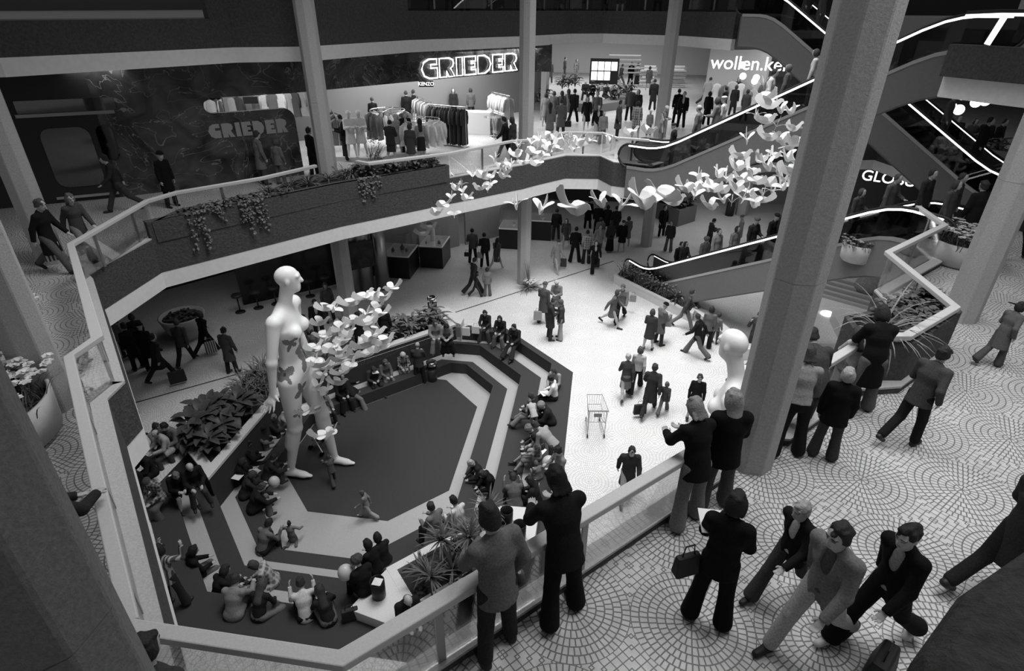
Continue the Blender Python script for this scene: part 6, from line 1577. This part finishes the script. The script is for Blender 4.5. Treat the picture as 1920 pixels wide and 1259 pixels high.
crowd(1, '''
P|1042,594|195|hold coat trouser beret f|.20,.1,.45,.02|1.64|person in a pale beret and dark scarf in the talking group
P|1018,606|25|bag coat trouser hat m|.10,.05,.10,.02|1.74|person in a grey overcoat and hat with a shopping bag
P|1031,636|85|hold coat trouser short m|.045,.035,.06,.02|1.74|person in a dark knee length coat facing the youth with a rucksack
P|1050,636|-85|stand jacket flare short m|.06,.32,.10,.03|1.64|youth in pale trousers with a rucksack in the talking group
P|1146,612|105|stride coat - bob f|.12,.1,.06,.02|1.66|person in a tweed coat and boots pulling a companion along
P|1162,602|185|walk jacket flare short m|.16,.015,.08,.02|1.70|person in a light jacket and black flares beside the tweed coat
P|1234,646|55|hold coat trouser hat m|.14,.04,.012,.02|1.72|person in a fur hat and grey coat holding a paper bag
P|1214,656|12|bag coat - bob f|.05,.02,.05,.02|1.64|person in a dark quilted coat beside the fur hat
P|1281,616|82|walk jacket trouser short m|.06,.15,.04,.02|1.72|person in a dark jacket and pale trousers passing the flower bed
P|1302,668|-82|stride jacket flare short m|.018,.12,.05,.02|1.76|person in a black jacket with long stride near the bald giant head
P|1321,652|5|stand jacket flare bob f|.14,.02,.03,.02|1.66|person in a grey coat behind the one with the long stride
P|1338,644|35|stand jacket trouser short m|.18,.08,.05,.02|1.25|child in a pale anorak at the basin wall
P|1191,733|3|walk sweater flare bob f|.42,.012,.08,.02|1.68|person in a pale blouse and black trousers walking away on the plaza
P|1170,745|-8|walk jacket skirt short f|.06,.18,.42,.03|1.62|fair haired person in a grey skirt walking away on the plaza
P|1215,774|6|stride coat trouser short m|.035,.03,.04,.02|1.78|person in a dark overcoat with a briefcase walking away on the plaza
P|1242,774|10|walk jacket flare bob f|.06,.12,.10,.03|1.15|child walking hand in hand with the overcoat
P|1297,788|176|stand sweater skirt short f|.014,.012,.04,.02|1.68|person in a black dress with a pale scarf facing us on the plaza
P|1352,792|40|rail jacket trouser bald m|.035,.03,.04,.02|1.74|balding person in a dark suit beyond the railing next to the giant bald head
P|1374,745|60|bow jacket trouser short m|.13,.05,.03,.02|1.70|bent person in a brown coat below the chin of the giant bald head
P|1408,664|182|face jacket trouser short m|.06,.05,.03,.02|1.72|person with a hand at the mouth behind the giant bald head
P|1428,668|150|stand coat trouser short m|.015,.015,.02,.02|1.74|dark figure half behind the big column near the giant bald head
P|1172,932|172|walk coat trouser short m|.035,.34,.02,.03|1.78|person in a dark coat and pale trousers walking towards us below the railing
P|438,700|45|stand coat trouser short m|.07,.03,.02,.02|1.74|person in a grey coat alone behind the spiky plants at the left
P|308,712|62|walk coat trouser short m|.025,.02,.02,.02|1.76|person in a dark coat carrying a case under the left gallery
P|352,682|25|walk jacket trouser short m|.06,.02,.06,.02|1.74|person in a dark grey jacket walking away under the left gallery
P|392,662|55|walk coat trouser bob f|.012,.012,.04,.02|1.68|person in a long black coat with a striped bag under the left gallery
P|262,692|-20|stand coat trouser short m|.014,.014,.02,.02|1.76|dark figure in the crowd under the left gallery, nearest the parapet end
P|288,694|30|stand coat trouser hat m|.014,.014,.012,.02|1.78|dark figure in a hat in the crowd under the left gallery
P|240,672|60|stand jacket trouser bob f|.20,.05,.03,.02|1.62|person in a pale jacket in the dark crowd under the left gallery
P|272,668|0|stand coat trouser bob f|.02,.02,.03,.02|1.66|dark figure farther back in the crowd under the left gallery
P|602,640|172|stand jacket trouser short m open|.02,.02,.02,.02|1.74|person in spectacles and a dark suit behind the left flock of doves
P|620,602|170|stand coat trouser bob f|.10,.06,.05,.02|1.66|person in a light jacket before the mirrored shop window
P|655,590|60|stand jacket trouser short m|.02,.02,.02,.02|1.72|dark person half hidden behind the ground floor column at the left
P|680,668|10|stand jacket trouser short m|.016,.012,.012,.02|1.74|person in a black jacket seen from behind at the long bed
P|726,648|25|stand jacket trouser short m|.02,.02,.03,.02|1.62|person in black with back to us at the pointed leaf plants
P|580,668|60|stand jacket trouser curly f|.10,.05,.02,.02|1.62|curly haired person behind the long bed beside the giant mannequin
P|594,676|20|stand jacket trouser short m|.14,.08,.02,.02|1.2|child behind the long bed beside the giant mannequin
P|632,668|-20|stand jacket trouser bob f|.25,.1,.02,.02|1.2|child in a pale top behind the long bed under the doves
''', 'people on the plaza')
crowd(1, '''
P|1042,724|-155|sit sweater skirt long f|.30,.06,.04,.03|1.64|person with long dark hair and grey pullover on the pit rim behind the white shirt
P|1040,748|-88|sitlegs shirt flare short m|.72,.015,.02,.03|1.72|person in a white shirt stretching the legs on the right pit rim
P|1004,782|-75|sitlegs jacket flare short m|.02,.22,.05,.03|1.70|person in a dark jacket and jeans on the right pit rim
P|1034,792|-105|knees fur flare curly f|.02,.02,.20,.03|1.66|curly fair haired person in a black coat on the right pit rim
P|1000,806|-20|bow jacket flare short m|.40,.18,.12,.03|1.08|small child in a pale jacket bending down on the right pit rim
P|1013,838|-95|cross jacket flare curly f|.03,.05,.14,.03|1.66|curly haired person behind the ones sharing a picnic on the pit rim
P|1008,858|-92|sitlegs jacket skirt long f plaid2|.02,.2,.015,.03|1.64|dark haired person in a patterned skirt with legs stretched out on the pit rim
P|1036,884|-60|bow sweater trouser short m|.30,.05,.03,.03|1.74|person in a pale pullover bending over the picnic
P|1046,936|-118|hold sweater trouser short m|.20,.02,.015,.02|1.74|person in a grey pullover standing with a pale balloon
P|1010,898|-40|sit jacket trouser bob f|.2,.15,.1,.03|1.05|toddler in a pale coat near the balloon
P|966,952|-10|photo jacket trouser short m|.10,.05,.03,.02|1.72|person raising a hand behind the stone block with black bins
P|1006,945|-70|sit jacket trouser long f|.02,.02,.012,.02|1.66|dark figure beside the stone block with bags
P|912,614|-165|sit jacket flare shag f|.03,.08,.02,.02|1.66|leftmost of three dark haired people on the back rim of the pit
P|940,625|-160|sit jacket flare bob f|.025,.15,.02,.02|1.66|middle one of three dark haired people on the back rim of the pit
P|967,643|-150|sitlegs jacket flare short m|.025,.03,.02,.02|1.70|rightmost of three dark haired people on the back rim of the pit
R|817,634|176|sit jacket flare short m|.24,.22,.06,.03|1.70|person in pale denim sitting on the stone block at the back of the pit
R|838,636|180|sitread jacket long long f|.22,.012,.012,.02|1.66|long black haired person in a long dark skirt on the stone block
F|788,720|8|hold jacket trouser bald m|.05,.02,.2,.02|1.76|person in a dark suit with back to us beside the ashtray bin in the pit
A|757,690|178|sit coat skirt hat f plaid|.2,.1,.5,.02|1.60|person in a checked coat and pale hat sitting beside the dark suit
A|700,716|165|sitread jacket trouser short m|.05,.03,.03,.02|1.70|person reading a paper on the step below the long bed
A|722,706|160|sit jacket flare long f|.12,.16,.10,.02|1.66|long haired person in grey beside the reader below the long bed
A|660,738|118|loll jacket flare short m|.02,.16,.02,.02|1.72|person in pale trousers lounging on the step under the doves
A|605,770|150|sit coat trouser short m|.18,.05,.03,.02|1.66|person in a pale coat below the long bed partly covered by doves
A|640,744|160|sit jacket flare bob f|.015,.02,.02,.02|1.66|dark figure sitting behind the lounging person
A|524,806|100|knees shirt flare curly m|.35,.2,.015,.02|1.70|curly dark haired person in a pale shirt left of the giant mannequin leg
A|498,820|95|knees jacket flare shag m|.03,.03,.16,.02|1.70|fair haired person in a dark jacket left of the giant mannequin leg
A|476,842|98|knees sweater flare curly m|.12,.18,.012,.02|1.72|curly haired person in jeans hugging the knees by the long bed wall
A|464,872|92|sitlegs jacket flare short m|.012,.012,.02,.02|1.72|person in black with legs stretched out by the long bed wall
A|440,908|85|knees coat trouser bob f|.012,.012,.03,.02|1.66|person in black sitting at the bottom of the long bed wall
A|458,932|88|knees jacket flare bob f|.03,.03,.05,.02|1.66|person with a pale scarf in the group by the balloon
A|474,958|88|knees coat flare short m|.016,.16,.05,.02|1.74|person in a dark coat and jeans hugging the knees near the giant foot
A|500,900|80|knees jacket flare short m|.03,.05,.03,.02|1.66|person behind the balloon near the giant foot
R|367,908|182|sit jacket trouser bald m|.015,.05,.45,.02|1.70|white haired person in a black suit sitting on the end of the long bed
R|335,918|172|sitread coat - short f|.012,.02,.12,.02|1.64|grey haired person in a black dress reading a paper on the bed end
R|302,934|-130|sit jacket long hat f plaid|.2,.1,.06,.02|1.62|person in a plaid cape sitting on the bed end
R|288,888|-100|sit jacket trouser short m|.015,.02,.02,.02|1.74|person in spectacles and a dark suit turned to the left at the bed end
R|268,912|-120|sit coat trouser bob f|.012,.012,.02,.02|1.66|dark figure at the edge of the left parapet
R|334,832|-120|sit jacket trouser short m|.13,.05,.012,.02|1.74|person in a grey jacket seen from behind among the broad leaves
R|318,846|-110|sit jacket trouser bald m|.36,.05,.06,.02|1.66|person in a pale jacket hunched among the broad leaves
P|296,836|140|sit jacket trouser short m|.2,.05,.03,.02|1.66|dark haired person facing us at the table by the broad leaves
P|300,852|100|sit jacket trouser bob f|.03,.05,.10,.02|1.66|person in black bending over a paper at the bed end
P|262,822|120|stand jacket flare short m|.4,.16,.03,.02|1.68|person in pale jeans at the left parapet end
''', 'people around the pit')
crowd(1, '''
P|336,1134|52|camera jacket flare bob f stripe|.2,.03,.015,.02|1.70|person in a striped jacket taking a photograph at the near left pit rim
B|366,1082|78|sitlegs jacket flare bob f|.012,.12,.012,.02|1.70|person in black with legs crossed beside the striped jacket
B|408,1128|70|knees jacket long bob f|.016,.02,.02,.02|1.68|dark haired person with a long dark skirt on the near left steps
P|440,1156|40|knees jacket trouser short m|.22,.1,.03,.02|1.76|person in a pale jacket seen from behind on the near left rim
P|488,1160|42|cross sweater flare long f|.02,.15,.06,.03|1.66|person with long hair cross legged on the near rim
B|515,1092|-70|cross jacket long bob f plaid2|.2,.3,.05,.02|1.66|person in a plaid blouse and checked skirt on the near steps
A|492,1036|62|photo sweater trouser short m|.14,.02,.02,.02|1.74|person in a grey pullover holding the hands to the face on the near steps
F|550,1018|20|kneel coat trouser short m|.18,.12,.02,.05|.98|toddler in a pale coat kneeling on the light carpet
P|576,1160|8|photo sweater trouser short m|.55,.02,.03,.02|1.72|person in a white slipover with raised arms on the near rim
P|618,1168|-8|knees sweater flare long f|.02,.12,.03,.02|1.66|long haired person in a dark waistcoat beside the white slipover
R|688,1108|-25|sit fur trouser curly f|.012,.012,.05,.02|1.70|person in a black fur coat sitting beside the open black bin
R|706,1070|-30|sit jacket trouser bob f|.012,.012,.012,.02|1.60|dark haired person on the inner rim of the dracaena bed
R|722,1056|-30|sit jacket trouser bob f|.016,.016,.012,.02|1.55|farther dark haired person on the inner rim of the dracaena bed
R|822,1002|-38|sit jacket trouser short m|.14,.05,.03,.02|1.72|person in a grey jacket beyond the dracaenas with back to us
R|864,990|-38|sit shirt trouser short m|.55,.05,.015,.02|1.70|dark haired person in white beyond the dracaenas with back to us
R|764,1158|165|sit coat trouser bald m|.016,.03,.04,.02|1.74|balding person in a dark coat sitting on the outer rim of the dracaena bed
R|952,1052|160|sit jacket flare short m|.05,.2,.12,.02|1.70|grey haired person sitting at the outer rim behind the blazer
R|884,1104|150|sit coat trouser bob f|.012,.012,.02,.02|1.68|dark figure on the outer rim left of the blazer
A|905,896|-100|cross jacket trouser short f|.02,.02,.30,.02|1.60|fair haired person in black on the right steps next to the fur jacket
A|926,916|-110|cross fur trouser bob f|.010,.010,.03,.02|1.68|person in a black fur jacket crouching on the right steps
F|626,906|-12|push jacket flare short m|.10,.07,.06,.02|1.05|small child pushing a pushchair across the dark pit floor
F|690,972|-70|walk jacket flare bob f|.20,.30,.08,.4|1.05|small child in pale clothes walking on the dark pit floor
''', 'people on the near side of the pit')
wp = at(857, 1172, 1.62)
person('curly haired person in a pale jacket passing under the railing', (wp.x, wp.y, 0), turn(wp, -165), ('walk', 'jacket', 'trouser', 'curly', 'f'), (.22, .08, .05, .02), 1.68, 1, 4, 'people on the near side of the pit')
def rider(E, s, off, up_, spec, tones, H_, label, seed=0, mats=None, ex=0):
    (p0, ang, rise, z0, sg) = E; u = Vector((math.cos(ang), math.sin(ang))); n = Vector((-u.y, u.x)) * sg
    run = rise / T30; ns = int(rise / .21); i = max(-1, min(ns, int(s / run * ns)))
    z = z0 + (0 if i < 0 else rise if i >= ns else (i + 1) * rise / ns - .02); ss = s if (i < 0 or i >= ns) else (i + .5) * run / ns
    p = Vector(p0) + u * ss + n * off
    person(label, (p.x, p.y, z + .025), math.degrees(ang) + (0 if up_ else 180) + ex, spec, tones, H_, 2, seed, 'people on the escalators', None, False, mats)
S_, W_ = 'stand', 'bag'
rider(E12, -.35, .6, 0, (S_, 'jacket', 'trouser', 'beret', 'm'), (.02, .02, .03, .02), 1.5, 'child in a dark cap stepping off the middle escalator', 1)
rider(E12, 1.0, .75, 0, (S_, 'jacket', 'trouser', 'bald', 'm'), (.14, .05, .1, .02), 1.74, 'balding person in grey near the foot of the middle escalator', 2)
rider(E12, 1.5, .35, 0, (W_, 'coat', 'trouser', 'bob', 'f'), (.15, .1, .05, .02), 1.66, 'person in a grey coat leaning on the near side of the middle escalator', 3)
rider(E12, 1.7, .95, 0, (S_, 'jacket', 'trouser', 'beret', 'f'), (.6, .3, .5, .02), 1.62, 'person in a white shawl on the middle escalator', 4)
rider(E12, 3.0, .5, 1, (S_, 'jacket', 'flare', 'short', 'm'), (.66, .06, .02, .02), 1.74, 'person in a white jacket halfway up the middle escalator', 5)
rider(E12, 3.4, .9, 0, (S_, 'coat', 'trouser', 'bob', 'f'), (.12, .1, .12, .02), 1.64, 'grey figure behind the white jacket on the middle escalator', 6)
rider(E12, 4.3, .8, 0, (S_, 'jacket', 'trouser', 'bob', 'f'), (.6, .1, .05, .02), 1.68, 'person in a pale blouse higher on the middle escalator', 7)
rider(E12, 4.9, .5, 0, (S_, 'jacket', 'trouser', 'short', 'm'), (.06, .05, .06, .02), 1.70, 'dark figure next to the pale blouse on the middle escalator', 8)
rider(E12, 5.6, .5, 0, (W_, 'fur', 'trouser', 'beret', 'f'), (.10, .05, .1, .02), 1.66, 'person in a fur coat near the column on the middle escalator', 9)
rider(E12, 6.0, .9, 0, (W_, 'coat', 'trouser', 'beret', 'f'), (.06, .05, .6, .02), 1.66, 'person in a white hat near the column on the middle escalator', 10)
rider(E01, .8, .8, 1, (S_, 'coat', 'trouser', 'short', 'm'), (.015, .015, .02, .02), 1.74, 'person in black on the lowest steps of the plaza escalator', 11)
rider(E01, 1.5, .7, 1, (W_, 'coat', 'trouser', 'bob', 'f'), (.04, .04, .03, .02), 1.66, 'dark haired person holding a bouquet on the plaza escalator', 12)
rider(E01, 1.9, 1.0, 1, (S_, 'fur', 'trouser', 'curly', 'f'), (.2, .1, .14, .02), 1.62, 'curly haired person in pale fur on the plaza escalator', 13)
rider(E01, 3.3, .45, 1, (S_, 'coat', 'trouser', 'short', 'm'), (.24, .1, .05, .02), 1.74, 'person in a pale raincoat on the plaza escalator', 14)
rider(E01, 3.5, .9, 1, (S_, 'jacket', 'trouser', 'bob', 'f'), (.22, .03, .04, .02), 1.68, 'person in a pale jacket beside the raincoat on the plaza escalator', 15)
rider(E01, 4.9, .5, 1, (W_, 'coat', 'trouser', 'hat', 'm'), (.02, .02, .07, .02), 1.74, 'person in a cap and dark coat in the middle of the plaza escalator', 16)
rider(E01, 5.1, .95, 1, (S_, 'coat', 'trouser', 'beret', 'f'), (.012, .012, .012, .02), 1.70, 'person in a round black hat in the middle of the plaza escalator', 17)
rider(E01, 6.0, .5, 1, (W_, 'coat', 'trouser', 'short', 'm'), (.012, .012, .02, .02), 1.76, 'dark figure left of the big column on the plaza escalator', 18)
rider(E01, 6.3, .95, 1, (S_, 'coat', 'trouser', 'short', 'm'), (.014, .014, .02, .02), 1.78, 'tall dark figure just behind the big column on the plaza escalator', 19)
rider(E01, 8.2, .5, 1, (W_, 'jacket', 'trouser', 'bob', 'f'), (.06, .04, .05, .02), 1.60, 'person in grey just right of the big column on the plaza escalator', 20)
rider(E01, 9.0, .6, 1, (W_, 'jacket', 'trouser', 'short', 'm'), (.09, .04, .05, .02), 1.74, 'person in a grey jacket gripping the rail near the top of the plaza escalator', 21)
rider(E01, 9.6, .85, 1, (S_, 'jacket', 'trouser', 'short', 'm'), (.03, .03, .02, .02), 1.74, 'person in a dark coat second from the top of the plaza escalator', 22)
rider(E01, 10.2, 1.0, 1, (S_, 'jacket', 'trouser', 'short', 'm'), (.05, .03, .03, .02), 1.78, 'person in a hooded jacket at the top of the plaza escalator', 23)
rider(E01, 10.4, .55, 1, (S_, 'jacket', 'trouser', 'bob', 'f'), (.07, .04, .04, .02), 1.68, 'person in grey stepping off at the top of the plaza escalator', 24)
rider(EX, 7.6, .6, 0, (S_, 'coat', 'trouser', 'short', 'm'), (.05, .05, .03, .02), 1.74, 'person in grey at the head of the crossing escalator', 25)
rider(EX, 7.2, 1.0, 0, (S_, 'jacket', 'flare', 'bob', 'f'), (.10, .1, .05, .02), 1.66, 'person in a pale jacket at the head of the crossing escalator', 26)
rider(EX, 6.2, .7, 0, (S_, 'jacket', 'trouser', 'hat', 'f'), (.04, .03, .08, .02), 1.3, 'child in a hood on the crossing escalator left of the column', 27)
rider(EX, 2.0, .8, 0, (S_, 'jacket', 'trouser', 'short', 'm'), (.10, .05, .05, .02), 1.7, 'person in a grey jacket low on the crossing escalator', 28)
rider(EX, .9, .9, 0, (S_, 'coat', 'trouser', 'short', 'm'), (.02, .02, .02, .02), 1.74, 'dark figure near the foot of the crossing escalator', 29)
